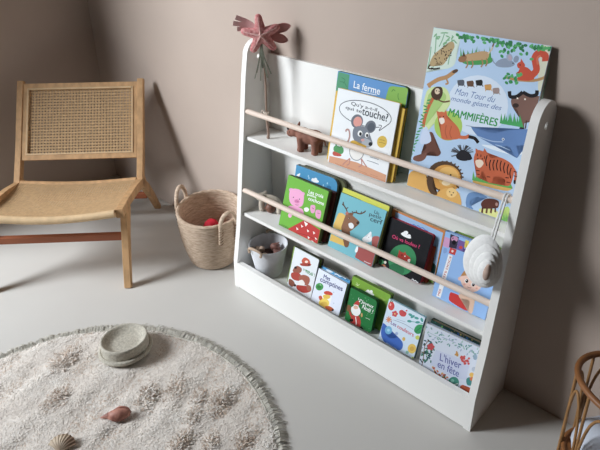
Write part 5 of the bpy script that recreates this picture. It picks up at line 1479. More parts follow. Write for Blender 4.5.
# woven cane seat : two layers of flat strands
p = MB()
def strand(mb, pts, half, nrm, lift):
    n = len(pts); vs = []; fs = []
    for i in range(n):
        a = Vector(pts[max(0, i - 1)]); c = Vector(pts[min(n - 1, i + 1)]); d = (c - a).normalized(); sd = d.cross(nrm).normalized() * half
        o = Vector(pts[i]) + nrm * lift[i % len(lift)]
        vs += [o - sd, o + sd, o + sd * .8 + nrm * .0012, o - sd * .8 + nrm * .0012]
    for i in range(n - 1):
        for k in range(4):
            q = (k + 1) % 4; fs.append((i * 4 + k, (i + 1) * 4 + k, (i + 1) * 4 + q, i * 4 + q))
    mb.add(vs, fs)
nx, ny = 46, 36
for i in range(nx + 1):
    u = i / nx; x = xa + (xb - xa) * u
    strand(p, [(x, .028 + .298 * k / 14, seat_z(u, .028 + .298 * k / 14)) for k in range(15)], .0023, Vector((0, 0, 1)), [.0])
for j in range(ny + 1):
    y = .034 + .286 * j / ny
    strand(p, [(xa + (xb - xa) * k / 24, y, seat_z(k / 24, y)) for k in range(25)], .0020, Vector((0, 0, 1)), [.0010])
p.build('cane_seat', m_cane, chair, False)
# back panel in the plane of the posts
bd = Vector((0, .537 - .318, .547 - .205)).normalized()      # up along the post
bn = Vector((0, -bd.z, bd.y))                                    # towards the sitter (front)
Pt = Vector((0, .531, .538))
def bp(x, s, o=0.0): return Vector((x, 0, 0)) + Pt - bd * s + bn * o
PH = .285
def railbar(mb, s0, s1, x0, x1, t=.012):
    vs = [bp(x, s, o) for o in (-t / 2, t / 2) for x, s in ((x0, s0), (x1, s0), (x1, s1), (x0, s1))]
    mb.add(vs, [(3, 2, 1, 0), (4, 5, 6, 7), (0, 1, 5, 4), (1, 2, 6, 5), (2, 3, 7, 6), (3, 0, 4, 7)])
p = MB(); railbar(p, 0, .020, xa, xb, .016); railbar(p, PH - .018, PH, xa, xb, .016); railbar(p, .02, PH - .018, xa, xa + .018, .015); railbar(p, .02, PH - .018, xb - .018, xb, .015)
p.build('back_frame', m_wood, chair, False)
p = MB()
for s0 in (.018, PH - .024): railbar(p, s0, s0 + .006, xa + .016, xb - .016, .020)
for x0 in (xa + .014, xb - .020): railbar(p, .018, PH - .018, x0, x0 + .006, .020)
p.build('cane_edging', m_canedark, chair, False)
p = MB()
x0, x1, s0, s1 = xa + .018, xb - .018, .022, PH - .022
nxp, nyp = 34, 22
for i in range(nxp + 1):
    x = x0 + (x1 - x0) * i / nxp
    strand(p, [bp(x, s0 + (s1 - s0) * k / 10) for k in range(11)], .0033, bn, [.0])
for j in range(nyp + 1):
    s = s0 + (s1 - s0) * j / nyp
    strand(p, [bp(x0 + (x1 - x0) * k / 12, s) for k in range(13)], .0033, bn, [.0012])
px_, ps_ = (x1 - x0) / nxp, (s1 - s0) / nyp
p.build('cane_back', m_cane, chair, False)

# ------------------------------------------------------------------ seagrass basket
m_sea = mat('seagrass', 'b59c86', 0.8, 0.0, 55, 0.6, 90, (1, 1, 5), col2='d6c1ab')
m_sea2 = mat('seagrass_dark_stitch', '6e543f', 0.8)
BX, BY = -.176, -.126
bsk = thing('seagrass_basket', 'round woven seagrass basket with two handles on the floor left of the bookshelf', 'basket', (BX, BY, 0))
BH = .200
def brad(z):
    t = z / BH; return .076 + (.111 - .076) * (1 - (1 - t) ** 2.2)
prof = [(.001, .004), (.06, .003), (.072, .004)]
rows = 22
def soften(mb):                       # the soft rim stands a little higher towards the wall
    for v in mb.v:
        t = max(0, v.z / BH) ** 3; v.z += .010 * t * (v.x * AWY.x + v.y * AWY.y) / .11
for i in range(rows * 4 + 1):
    z = .004 + (BH - .004) * i / (rows * 4); prof.append((brad(z) + .0018 * abs(math.sin(PI * i / 4)), z))
inner = [(brad(z) - .007 - .0015 * abs(math.sin(PI * i / 4)), z) for i, z in enumerate([.012 + (BH - .012) * k / 60 for k in range(61)])][::-1]
p = MB(); p.lathe(prof + inner + [(.001, .012)], 64, wob=lambda a, i: 1 + .006 * math.sin(23 * a + i * .9)); soften(p); p.build('basket_body', m_sea, bsk, True, False, 70)
p = MB(); p.tube([(.1085 * math.cos(2 * PI * k / 72), .1085 * math.sin(2 * PI * k / 72), BH + .001 * math.sin(k * 2.1)) for k in range(72)], .0062, 8, True); soften(p); p.build('rim', m_sea, bsk, True)
for a0 in HANDLES:
    a = math.radians(a0); rd = Vector((math.cos(a), math.sin(a), 0)); tg = Vector((-rd.y, rd.x, 0))
    base = rd * .114
    pts = [base + tg * .030 + Vector((0, 0, BH - .075)), base + tg * .030 + Vector((0, 0, BH - .02)), base + tg * .029 + Vector((0, 0, BH + .012)), base + tg * .018 + rd * .002 + Vector((0, 0, BH + .042)), base + rd * .003 + Vector((0, 0, BH + .052)),
           base - tg * .018 + rd * .002 + Vector((0, 0, BH + .042)), base - tg * .029 + Vector((0, 0, BH + .012)), base - tg * .030 + Vector((0, 0, BH - .02)), base - tg * .030 + Vector((0, 0, BH - .075))]
    pts[0] -= rd * .008; pts[-1] -= rd * .008
    p = MB(); p.tube(cat_rom(pts, 5), .0075, 10, flat=.8); soften(p); h = p.build('handle', m_sea, bsk, True)
    for sg in (1, -1):
        p = MB()
        for k in range(6):
            z = BH - .014 - k * .012; o = base + tg * .030 * sg + Vector((0, 0, z)) + rd * (.004 - k * .0012)
            p.tube([o - tg * .008 + Vector((0, 0, -.002)), o + rd * .0035, o + tg * .008 + Vector((0, 0, .002))], .0011, 6)
        soften(p); p.build('stitching', m_sea2, h, True)
# red cloth bundle inside the basket
m_redtoy = mat('red_cloth', 'c8283a', 0.8, 0.2, 30, 0.5, 40)
p = MB(); p.lathe([(.0, 0), (.058, .001), (.064, .02), (.058, .05), (.042, .085), (.030, .118), (.020, .136), (.010, .144), (.0, .143)], 40, wob=lambda a, i: 1 + .08 * math.sin(5 * a + i) if i > 1 else 1)
solo(p, 'cloth', m_redtoy, 'crumpled red cloth bundle inside the seagrass basket', 'cloth', (BX, BY, .0122), None, True, 80, world=False)

# ------------------------------------------------------------------ star wand on the top shelf
UPV = Vector((0, 0, 1)); FRT = -AWY
m_star = mat('pink_knit', 'bd6f70', 0.9, 0.0, 130, 0.9, 160, col2='dca09c')
m_star2 = mat('pink_knit_ridge', 'e2b4ae', 0.9, 0.15, 150, 0.6, 160)
m_rib = mat('pink_ribbon', 'dfb8b6', 0.6, 0.1, 40)
m_ribd = mat('pink_ribbon_loop', 'c08884', 0.6, 0.1, 40)
m_stick = mat('driftwood', '9a8274', 0.8, 0.15, 60, 0.4, 90)
m_dry = mat('dried_leaf', '8a8f80', 0.85, 0.2, 60)
SX, SY = .080, -.082
wand = thing('star_wand', 'pink knitted star on a thin stick standing at the left end of the top ledge', 'wand', (SX, SY, Z1))
sc = Vector((.072, -.086, .821))
p = MB(); p.tube(cat_rom([(SX, SY, Z1 + .001), (SX + .002, SY, Z1 + .02), (SX - .003, SY, Z1 + .07), (SX, SY - .002, Z1 + .12), (SX - .003, SY, Z1 + .19), (sc.x, sc.y, sc.z - .02)], 5), [.0046] * 3 + [.0038] * 9 + [.003] * 9 + [.0026] * 5, 8)
p.build('stick', m_stick, wand, True, True)
# star body
bm = bmesh.new(); N = 5; R0, R1 = .056, .024; ring = []
outl = []
for k in range(N):
    a = math.radians(97 + 72 * k)
    tipd = Vector((math.cos(a), math.sin(a))); sd = Vector((-tipd.y, tipd.x))
    outl += [tipd * R0 * .86 - sd * .0095, tipd * R0 * .97 - sd * .006, tipd * R0, tipd * R0 * .97 + sd * .006, tipd * R0 * .86 + sd * .0095]
    c = math.radians(97 + 72 * k + 36); outl.append(Vector((math.cos(c), math.sin(c))) * R1)
layers = [(1.0, 0.0), (.97, .005), (.82, .009), (.55, .0125), (.25, .0145)]
def s3(q, d): return sc + RGT * q.x + UPV * q.y + FRT * d
vs = []; fs = []; n = len(outl)
full = [(l, -d) for l, d in layers[::-1]] + layers[1:]
for l, d in full:
    for q in outl: vs.append(s3(q * l, d))
for i in range(len(full) - 1):
    for k in range(n): fs.append((i * n + k, i * n + (k + 1) % n, (i + 1) * n + (k + 1) % n, (i + 1) * n + k))
fs.append(tuple(range(n))[::-1]); fs.append(tuple((len(full) - 1) * n + k for k in range(n)))
p = MB(); p.add(vs, fs); star = p.build('star', m_star, wand, True, True, 80)
p = MB()
for k in range(N):
    a = math.radians(97 + 72 * k); p.tube([s3(Vector((math.cos(a), math.sin(a))) * R0 * t, .0145 - .008 * t) for t in (0, .3, .6, .85)], [.0035, .003, .0026, .0015], 6)
p.build('ridge', m_star2, star, True, True)
def ribbon(mb, pts, w):
    pts = cat_rom(pts, 5); vs = []; fs = []
    for i, q in enumerate(pts):
        a = pts[max(0, i - 1)]; c = pts[min(len(pts) - 1, i + 1)]; d = (c - a).normalized(); sd = d.cross(FRT).normalized() * w / 2
        for o in (-.0004, .0004): vs += [q - sd + FRT * o, q + sd + FRT * o]
    for i in range(len(pts) - 1):
        j, k = i * 4, i * 4 + 4
        fs += [(j, j + 1, k + 1, k), (j + 2, k + 2, k + 3, j + 3), (j, k, k + 2, j + 2), (j + 1, j + 3, k + 3, k + 1)]
    fs += [(0, 2, 3, 1), (len(vs) - 4, len(vs) - 3, len(vs) - 1, len(vs) - 2)]
    mb.add(vs, fs)
for dx, dz, w in ((-.068, .044, .013), (-.076, .028, .013), (-.066, .012, .012)):
    p = MB(); ribbon(p, [s3(Vector((0, 0)), -.016), s3(Vector((dx * .5, dz * .55 + .004)), -.02), s3(Vector((dx, dz)), -.014)], w); p.build('ribbon_tail', m_rib, wand, False, True)
for dx, dz in ((.078, .020), (.070, -.020)):
    p = MB(); e = Vector((dx, dz)); sd = Vector((-e.y, e.x)).normalized() * .010
    loop = [Vector((0, 0)), e * .4 + sd * .9, e * .8 + sd * 1.1, e * 1.02, e * .8 - sd * 1.1, e * .4 - sd * .9]
    for lay, off in ((1.0, -.024), ):
        vs = [s3(q * lay, off) for q in [Vector((v.x, v.y)) for v in cat_rom([(q.x, q.y, 0) for q in loop], 5, True)]]
        n2 = len(vs); p.add(vs + [v + FRT * .007 for v in vs], [tuple(range(n2))[::-1], tuple(range(n2, 2 * n2))] + [(i, (i + 1) % n2, n2 + (i + 1) % n2, n2 + i) for i in range(n2)])
        p.tube([v + FRT * .007 for v in vs], .0015, 5, True)
    p.build('ribbon_loop', m_ribd, wand, True, True, 50)
for dx, dz, w in ((-.016, -.105, .004), (.002, -.092, .005), (.014, -.120, .004), (-.006, -.128, .003), (.024, -.108, .003), (-.022, -.122, .0025)):
    p = MB(); ribbon(p, [s3(Vector((0, -.02)), .004), s3(Vector((dx * .3, dz * .55)), .010), s3(Vector((dx, dz)), .006)], w); p.build('dried_leaf', m_dry, wand, False, True)
p = MB(); kz = .596
p.tube([(SX - .003 + .007 * math.cos(t * PI / 6), SY - .001 + .007 * math.sin(t * PI / 6), kz + .002 * math.sin(t)) for t in range(12)], .0024, 6, True)
p.tube(cat_rom([(SX, SY - .007, kz), (SX + .008, SY - .011, kz + .006), (SX + .012, SY - .010, kz - .010)], 5), .0018, 6)
p.tube(cat_rom([(SX, SY - .007, kz), (SX - .010, SY - .010, kz + .009), (SX - .012, SY - .009, kz - .006)], 5), .0018, 6)
p.build('string_knot', mat('cream_string', 'd5c8bc', .9), wand, True, True)

# ------------------------------------------------------------------ small toys
def remesh_obj(mb, name, m, label, cat, loc, vox, parent=None):
    o = solo(mb, name, m, label, cat, loc, None, True, 180, world=False)
    r = o.modifiers.new('Remesh', 'REMESH'); r.mode = 'VOXEL'; r.voxel_size = vox; r.use_smooth_shade = True
    s = o.modifiers.new('Smooth', 'SMOOTH'); s.iterations = 4; s.factor = .5
    return o
m_hide = mat('brown_leather', '8a5f50', 0.7, 0.15, 40, 0.3, 70)
# frame of the toy: x = along its body (towards its head, i.e. camera left), built round the origin then turned
def turn(mb, a):
    M = Matrix.Rotation(a, 4, 'Z'); mb.v = [M @ v for v in mb.v]
hd = math.atan2(-RGT.y, -RGT.x) - .55
p = MB()
p.ball((0, 0, .044), (.040, .021, .022)); p.ball((-.018, 0, .046), (.026, .021, .021)); p.ball((.018, 0, .046), (.024, .020, .022))
p.ball((.046, 0, .050), (.020, .014, .015)); p.ball((.060, 0, .043), (.014, .011, .011))
for x, y in ((-.026, .012), (-.026, -.012), (.020, .012), (.020, -.012)):
    p.tube([(x, y, .046), (x, y, .022), (x + .001, y, .009), (x + .002, y, .0)], [.013, .0105, .0095, .0105], 12)
for y in (.009, -.009): p.tube([(.042, y, .060), (.041, y * 1.5, .070), (.040, y * 1.7, .077)], [.005, .0042, .0015], 8)
p.tube([(-.042, 0, .05), (-.050, 0, .04), (-.052, 0, .028)], [.004, .003, .003], 8)
turn(p, hd)
toy = remesh_obj(p, 'toy_animal', m_hide, 'small brown toy animal standing on the top ledge behind the rail', 'toy', (.233, -.070, Z1), .0022)
p = MB()
for y in (.011, -.011): p.ball((.058, y * .95, .050), .0022)
p.tube([(.066, 0, .049), (.071, 0, .055), (.072, 0, .062)], [.0038, .0028, .001], 8)
turn(p, hd); p.build('face_details', mat('dark_brown', '3a2a26', .5), toy, True)
# cream toy with a brown ball
m_creamtoy = mat('cream_wood', 'cfc2b2', 0.6, 0.06, 30)
p = MB()
arch = [(-.030, 0, .010), (-.030, 0, .030), (-.022, 0, .046), (0, 0, .052), (.020, 0, .047), (.029, 0, .034), (.030, 0, .012)]
p.tube(cat_rom(arch, 4), [.0095] * 25, 12)
p.ball((.026, 0, .050), (.018, .014, .014)); p.ball((.038, 0, .046), (.010, .010, .009)); p.ball((-.030, 0, .008), (.010, .011, .008)); p.ball((.029, 0, .008), (.010, .011, .008))
for y in (.011, -.011): p.ball((.020, y, .062), (.006, .004, .006))
cd = math.atan2(-RGT.y, -RGT.x) - .35
turn(p, cd)
ct = remesh_obj(p, 'toy_animal', m_creamtoy, 'small cream arched toy animal on the middle ledge beside the pig book', 'toy', (.082, -.085, Z2), .002)
for x, y, z in ((.031, .0135, .053), (.031, -.0135, .053), (.012, .0135, .050)):
    p = MB(); p.ball((x, y, z), .0026); turn(p, cd); p.build('eye', mat('dark_bead', '201a18', .4), ct, True)
p = MB(); p.ball((-.001, 0, .0165), .0165); p.tube([(.0168 * math.cos(t * PI / 10), .0168 * math.sin(t * PI / 10), .0165) for t in range(20)], .0012, 6, True); turn(p, cd)
p.build('rolling_ball', mat('brown_wood_ball', '7a5648', .5, .1, 40), ct, True)

# ------------------------------------------------------------------ pot with shells on the bottom ledge
m_pot = mat('grey_white_felt', (0.72, 0.73, 0.76), 0.85, 0.03, 80, 0.2, 200)
m_rope = mat('beige_rope', 'c0a892', 0.85, 0.12, 120, 0.5, 160)
KX, KY, PHt = .092, -.110, .108
pot = thing('pot', 'small grey-white tapered pot filled with shells at the left end of the bottom ledge', 'pot', (KX, KY, Z3))
def wp(a, i): return 1 + (.012 * math.sin(3 * a + 1) if i in (3, 4) else 0)
p = MB(); p.lathe([(.002, .001), (.040, .001), (.042, .003), (.062, PHt - .002), (.0615, PHt), (.0590, PHt - .001), (.040, .006), (.002, .006)], 48); p.build('pot_body', m_pot, pot, True, False, 50)
for a0 in (-84, 118):
    a = math.radians(a0); rd = Vector((math.cos(a), math.sin(a), 0)); tg = Vector((-rd.y, rd.x, 0)); o = rd * .0635
    p = MB(); p.tube(cat_rom([o + tg * .022 + Vector((0, 0, PHt - .010)), o + tg * .024 + Vector((0, 0, PHt + .004)), o + rd * .003 + Vector((0, 0, PHt + .011)), o - tg * .024 + Vector((0, 0, PHt + .004)), o - tg * .022 + Vector((0, 0, PHt - .010))], 5), .0042, 8); p.build('rope_handle', m_rope, pot, True)
m_cloth = mat('dark_brown_cloth', '5a4440', 0.95, 0.25, 60, 0.6, 50)
p = MB(); p.lathe([(.0, .0)] + [(.0385 * 1.0, .002), (.0475, .046), (.042, .054), (.02, .056), (.0, .057)], 40, wob=lambda a, i: 1 - .03 * abs(math.sin(4 * a + i)) if i else 1)
solo(p, 'cloth', m_cloth, 'crumpled dark brown cloth filling the grey-white pot', 'cloth', (KX, KY, Z3 + .0065), None, True, 60, world=False)
def shell(label, loc, R, L, m, group, rough=.5, M=None):
    """spiral shell: a tapering coil"""
    p = MB(); pts = []; rs = []
    for k in range(44):
        t = k / 43; a = t * 2 * PI * 3.2; rr = R * (1 - t) ** .9
        pts.append((rr * .55 * math.cos(a), rr * .55 * math.sin(a), L * t * .8)); rs.append(max(.0006, rr * .62))
    p.tube(pts, rs, 10)
    if M: p.v = [M @ v for v in p.v]
    mz = min(v.z for v in p.v); p.v = [v - Vector((0, 0, mz)) for v in p.v]
    return solo(p, 'seashell', m, label, 'shell', loc, group, True, 60, world=False)
m_sh1 = mat('cream_shell', 'd2bba6', 0.5, 0.0, 60, 0.2, 80, col2='b39684')
m_sh2 = mat('brown_shell', '8a6258', 0.5, 0.0, 70, 0.2, 80, col2='6a4a44')
GS = 'seashells in the pot'
zt = Z3 + .0615
shell('long cream spiral shell lying against the left rim inside the pot', (KX - .020, KY - .012, zt), .016, .055, m_sh1, GS, M=Matrix.Rotation(1.25, 4, Vector((.6, -.8, 0))))
shell('knobbly cream shell in the middle of the pot', (KX + .004, KY - .024, zt - .002), .015, .026, m_sh1, GS, M=Matrix.Rotation(.5, 4, 'X'))
shell('dark brown shell towards the back of the pot', (KX + .004, KY + .022, zt - .002), .019, .034, m_sh2, GS, M=Matrix.Rotation(-1.0, 4, 'X'))
shell('reddish brown shell at the right side inside the pot', (KX + .030, KY + .006, zt - .004), .016, .030, m_sh2, GS, M=Matrix.Rotation(1.1, 4, 'Y'))

# ------------------------------------------------------------------ white shell-shaped pouch hanging from the top rail
m_pouch = mat('white_cotton', (0.82, 0.81, 0.79), 0.9, 0.04, 90, 0.5, 220)
m_in = mat('beige_lining', 'b9a092', 0.9, .1, 60)
hc = Vector((.811, -.162, .463))
pouch = thing('shell_pouch', 'white quilted shell-shaped pouch hanging by a cord from the right end of the top rail', 'bag', (hc.x, hc.y, hc.z - .066))
pu, pv = (Vector((.80, .0, -.10)).normalized(), Vector((.10, 0, 1)).normalized())
pf = Vector((0, -1, 0))
def lobe(mb, cu, cv, ru, rv, d0, dd):
    vs = []; fs = []; S = 40; prof = [(0.0, 1.0), (.35, .95), (.62, .80), (.84, .52), (.95, .25), (1.0, 0.0), (.95, -.25), (.84, -.52), (.62, -.8), (0.0, -1.0)]
    for r, z in prof:
        for k in range(S):
            a = 2 * PI * k / S; x = ru * r * math.cos(a); y = rv * r * math.sin(a); x *= 1 - .12 * (math.sin(a))
            vs.append(hc + pu * (cu + x) + pv * (cv + y) + pf * (d0 + dd * z))
    for i in range(len(prof) - 1):
        for k in range(S): fs.append((i * S + k, (i + 1) * S + k, (i + 1) * S + (k + 1) % S, i * S + (k + 1) % S))
    mb.add(vs, fs)
p = MB(); lobe(p, 0, 0, .0435, .066, 0, .012); p.build('pouch_body', m_pouch, pouch, True, True, 80)
for k, (cu, cv, ru, rv, d) in enumerate(((.008, -.003, .0335, .054, .008), (.0145, -.004, .0255, .043, .0165), (.0195, -.003, .0175, .032, .024))):
    p = MB(); lobe(p, cu, cv, ru, rv, d, .008); p.build('quilted_layer', m_pouch, pouch, True, True, 80)
p = MB(); lobe(p, .0235, .002, .0075, .021, .030, .006); p.build('opening', m_in, pouch, True, True, 80)
p = MB(); top = hc + pv * .062 + pu * .006
for s in (-1, 1):
    by, bz = BARY[.593], .593
    p.tube(cat_rom([top + Vector((s * .003, 0, -.004)), top + Vector((s * .003, .006, .012)), (.817 + s * .003, by - .0105, bz - .004), (.817 + s * .003, by - .004, bz + .0098), (.817 + s * .003, by + .0085, bz + .006), (.817 + s * .003, by + .0085, bz - .006), (.817 + s * .003, by - .003, bz - .0098)], 5), .0022, 6)
p.build('cord', m_pouch, pouch, True, True)

# ------------------------------------------------------------------ rug
RX, RY, RR = .246, -.894, .478
m_rug = mat('rug_base', 'e0d8cf', 0.95, 0.1, 40, 0.6, 60)
m_p1 = mat('rug_pile_cream', 'f6f1ea', 0.95, 0.0, 9, col2='ece3da', spec=.05)
m_p2 = mat('rug_pile_grey', 'e8e0d7', 0.95, 0.08, 30, spec=.05)
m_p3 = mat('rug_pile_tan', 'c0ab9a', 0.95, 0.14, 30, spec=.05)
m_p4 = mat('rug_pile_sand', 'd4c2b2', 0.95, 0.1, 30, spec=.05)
m_fr = mat('rug_fringe', 'c4c0b5', 0.95, 0.15, 60, spec=.05)
rug = thing('rug', 'round cream shaggy rug with a grey-green fringe on the floor at lower left', 'rug', (RX, RY, 0))
def furrow(x, y):
    # raised ribs running roughly up to the right in the pile
    u = -x * .25 + y * .97; v = x * .97 + y * .25
    return noise.noise(Vector((u * 5.0, v * 24.0, .3)))
PATCH = [(.222, -.577, .030), (.346, -.531, .034), (.367, -.668, .026), (.480, -.567, .030), (.290, -.555, .020), (.19, -.64, .03), (.03, -.80, .03), (.33, -.60, .02), (-.09, -.72, .035), (.42, -.62, .02)]
def patch(x, y):
    s = 0
    for a, c, r in PATCH: s = max(s, 1 - math.hypot((x - a) * 1.15 + .3 * (y - c), (y - c) * .8) / (r * 1.35) + .25 * noise.noise(Vector((x * 60, y * 60, 5))))
    return max(0, s)
def rug_h(x, y):
    r = math.hypot(x - RX, y - RY)
    h = .010 + .0065 * furrow(x, y) + .003 * noise.noise(Vector((x * 30, y * 30, 2))) + .006 * patch(x, y)
    return max(.004, h) * min(1, max(.35, (RR - r) / .02 + .35))
p = MB(); S, RG = 120, 52
vs = [(0, 0, rug_h(RX, RY))]; fs = []
for i in range(1, RG + 1):
    for k in range(S):
        a = 2 * PI * k / S; r = RR * i / RG; x, y = r * math.cos(a), r * math.sin(a); vs.append((x, y, rug_h(RX + x, RY + y)))
for k in range(S): fs.append((0, 1 + k, 1 + (k + 1) % S))
for i in range(RG - 1):
    for k in range(S): q = (k + 1) % S; fs.append((1 + i * S + k, 1 + (i + 1) * S + k, 1 + (i + 1) * S + q, 1 + i * S + q))
o = len(vs)
for k in range(S): a = 2 * PI * k / S; vs.append((RR * math.cos(a), RR * math.sin(a), .0005))
for k in range(S): q = (k + 1) % S; fs.append((1 + (RG - 1) * S + k, o + k, o + q, 1 + (RG - 1) * S + q))
p.add(vs, fs); p.build('rug_base', m_rug, rug, True, False, 80)
rnd = random.Random(5)
p = MB(); V, F, MI = [], [], []
p.mats = [m_p1, m_p2, m_p3, m_p4]
cnt = 0
while cnt < PILE:
    a = rnd.uniform(0, 2 * PI); r = RR * math.sqrt(rnd.random()); x, y = r * math.cos(a), r * math.sin(a)
    wx, wy = RX + x, RY + y
    if wy < -1.06: continue
    cnt += 1
    h0 = rug_h(wx, wy) - .002; pt = patch(wx, wy); fu = furrow(wx, wy)
    L = rnd.uniform(.003, .0055) + .004 * pt; az = rnd.uniform(0, 2 * PI); ln = rnd.uniform(.7, 1.5) * L
    d = Vector((math.cos(az), math.sin(az), 0)); sd = Vector((-d.y, d.x, 0)) * rnd.uniform(.0008, .0016)
    o = Vector((x, y, h0)); m1 = o + d * ln * .5 + Vector((0, 0, L * .55)); t1 = o + d * ln * 1.2 + Vector((0, 0, L * (.6 + .4 * pt)))
    k = len(V); V += [o - sd, o + sd, m1 + sd, m1 - sd, t1 + sd * .5, t1 - sd * .5]; F += [(k, k + 1, k + 2, k + 3), (k + 3, k + 2, k + 4, k + 5)]
    q = rnd.random()
    mi = 0 if q < .72 else 1
    if pt > .05 and rnd.random() < .12 + .40 * pt: mi = 2 if rnd.random() < .5 else 3
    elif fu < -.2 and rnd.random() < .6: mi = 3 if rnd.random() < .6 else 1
    MI += [mi, mi]
p.v, p.f, p.mi = V, F, MI
tag(p.build('pile', None, rug), kind='stuff')
p = MB(); V, F = [], []
for q in range(1500):
    a = 2 * PI * q / 1500 + rnd.uniform(-.003, .003); a2 = a + rnd.uniform(-.12, .12) + .35 * noise.noise(Vector((a * 30, 4, 0)))
    L = rnd.uniform(.026, .036) + .010 * noise.noise(Vector((a * 40, 0, 0))); o = Vector((RR * .988 * math.cos(a), RR * .988 * math.sin(a), rnd.uniform(.003, .009)))
    d = Vector((math.cos(a2), math.sin(a2), 0)); sd = Vector((-d.y, d.x, 0)) * rnd.uniform(.0012, .002)
    pts = [o, o + d * L * .4 + Vector((0, 0, rnd.uniform(.003, .007))), o + d * L * .75 + Vector((0, 0, rnd.uniform(-.001, .003))), o + d * L - Vector((0, 0, o.z - .001))]
    k = len(V)
    for i, t in enumerate(pts): w = sd * (1 - .2 * i); V += [t - w, t + w]
    F += [(k + 2 * i, k + 2 * i + 1, k + 2 * i + 3, k + 2 * i + 2) for i in range(3)]
p.v, p.f, p.mi = V, F, [0] * len(F); tag(p.build('fringe', m_fr, rug), kind='stuff')
p = MB(); p.tube([(RR * .985 * math.cos(2 * PI * k / 120), RR * .985 * math.sin(2 * PI * k / 120), .004) for k in range(120)], .0045, 8, True); p.build('braided_border', m_fr, rug, True)

# ------------------------------------------------------------------ things lying on the rug
m_sage = mat('sage_woven_cotton', 'c6c0b2', 0.9, 0.0, 160, 0.6, 220, col2='aaa497')
hx, hy = .010, -.590
hz = .015
tilt = Matrix.Rotation(-.06, 4, Vector((RGT.x, RGT.y, 0))) @ Matrix.Rotation(-.05, 4, Vector((AWY.x, AWY.y, 0)))
dish = thing('woven_dish', 'small round sage-grey woven dish with a sunken top lying on the rug near the fringe', 'dish', (hx, hy, hz), None, tilt.to_3x3())
def rows_(r0, z0, r1, z1, n, amp=.0009):
    return [(r0 + (r1 - r0) * i / (n * 3) + amp * abs(math.sin(PI * i / 3)), z0 + (z1 - z0) * i / (n * 3)) for i in range(n * 3 + 1)]
pr = [(.001, .0005), (.058, .0005)] + rows_(.063, .004, .064, .036, 6) + [(.064, .040), (.0615, .0425), (.0585, .041)]
d0 = [(.0575 - .0535 * i / 36, .040 - .016 * math.sin(PI / 2 * min(1, i / 16)) + .0009 * abs(math.sin(PI * i / 3))) for i in range(37)]
p = MB(); p.lathe(pr + d0 + [(.0005, .024)], 64); p.build('dish_body', m_sage, dish, True, False, 80)
p = MB(); p.tube([(.068 * math.cos(2 * PI * k / 64), .068 * math.sin(2 * PI * k / 64), .007 + .0008 * math.sin(k * 3)) for k in range(64)], .0062, 8, True); p.build('base_roll', m_sage, dish, True)

m_scal = mat('scallop_cream', 'bfae98', 0.55, 0.0, 40, 0.2, 90, col2='937b68')
m_conch = mat('pink_conch', 'c08a7a', 0.5, 0.0, 60, 0.2, 80, col2='8a5a4e')
def scallop(label, loc, R, rot):
    p = MB(); n, m_ = 54, 10; vs = []; fs = []
    for side, zz in ((1, 0), (-1, -.0018)):
        for i in range(m_ + 1):
            for k in range(n + 1):
                a = math.radians(-62 + 124 * k / n) ; r = R * i / m_ * (1 - .10 * (k / n * 2 - 1) ** 2)
                rib = .5 + .5 * math.cos(2 * PI * 9 * k / n)
                r *= 1 + .02 * rib * (i / m_)
                dome = R * .30 * math.sin(PI * min(1, .12 + .82 * i / m_)) * (1 - .55 * abs(k / n * 2 - 1) ** 2.2)
                vs.append((r * math.sin(a), r * math.cos(a), dome + zz + .0022 * rib * (i / m_)))
    N1 = (m_ + 1) * (n + 1)
    for sidx in (0, 1):
        for i in range(m_):
            for k in range(n):
                a = sidx * N1 + i * (n + 1) + k; f = (a, a + 1, a + n + 2, a + n + 1); fs.append(f[::-1] if sidx == 0 else f)
    for i in range(m_):
        for k in (0, n):
            a = i * (n + 1) + k; c = a + n + 1; fs.append((a, c, c + N1, a + N1))
    for k in range(n):
        a = m_ * (n + 1) + k; fs.append((a, a + 1, a + 1 + N1, a + N1))
    p.add(vs, fs); p.box((-.012, -.004, 0.001), (.012, .006, .006), bev=.0015)
    p.v = [rot @ v for v in p.v]; mz = min(v.z for v in p.v); p.v = [v - Vector((0, 0, mz)) for v in p.v]
    return solo(p, 'seashell', m_scal, label, 'shell', loc, 'seashells on the rug', True, 70, world=False)
scallop('ribbed fan-shaped cream shell on the rug near the bottom left edge', (.184, -.868, .011), .040, Matrix.Rotation(math.atan2(AWY.y, AWY.x) - PI / 2, 4, 'Z') @ Matrix.Rotation(.35, 4, 'X'))
# open pinkish shell : curled whorl with a flared lip
p = MB(); vs = []; fs = []; n, m_ = 40, 9
for i in range(m_ + 1):
    t = i / m_
    for k in range(n + 1):
        u = k / n; a = -1.2 + u * 4.6; rr = (.006 + .014 * u) * math.sin(PI * (.12 + .8 * t)) ** .7
        vs.append((-.026 + .052 * t, rr * math.cos(a), .016 + rr * math.sin(a)))
for i in range(m_):
    for k in range(n): q = i * (n + 1) + k; fs.append((q, q + 1, q + n + 2, q + n + 1))
p.add(vs, fs)
p.tube([(-.026, 0, .014), (-.038, 0, .012), (-.046, 0, .010)], [.008, .004, .001], 10)
p.tube(cat_rom([(-.02, .006, .016), (0, .010, .026), (.018, .008, .022), (.026, -.002, .016)], 5), .003, 8)
M_ = Matrix.Rotation(math.radians(52), 4, 'Z'); p.v = [M_ @ v for v in p.v]; mz = min(v.z for v in p.v); p.v = [v - Vector((0, 0, mz)) for v in p.v]
sh = solo(p, 'seashell', m_conch, 'pinkish brown curled shell lying in the middle of the rug', 'shell', (.197, -.722, .011), 'seashells on the rug', True, 60, world=False)
so = sh.modifiers.new('Solidify', 'SOLIDIFY'); so.thickness = .0016

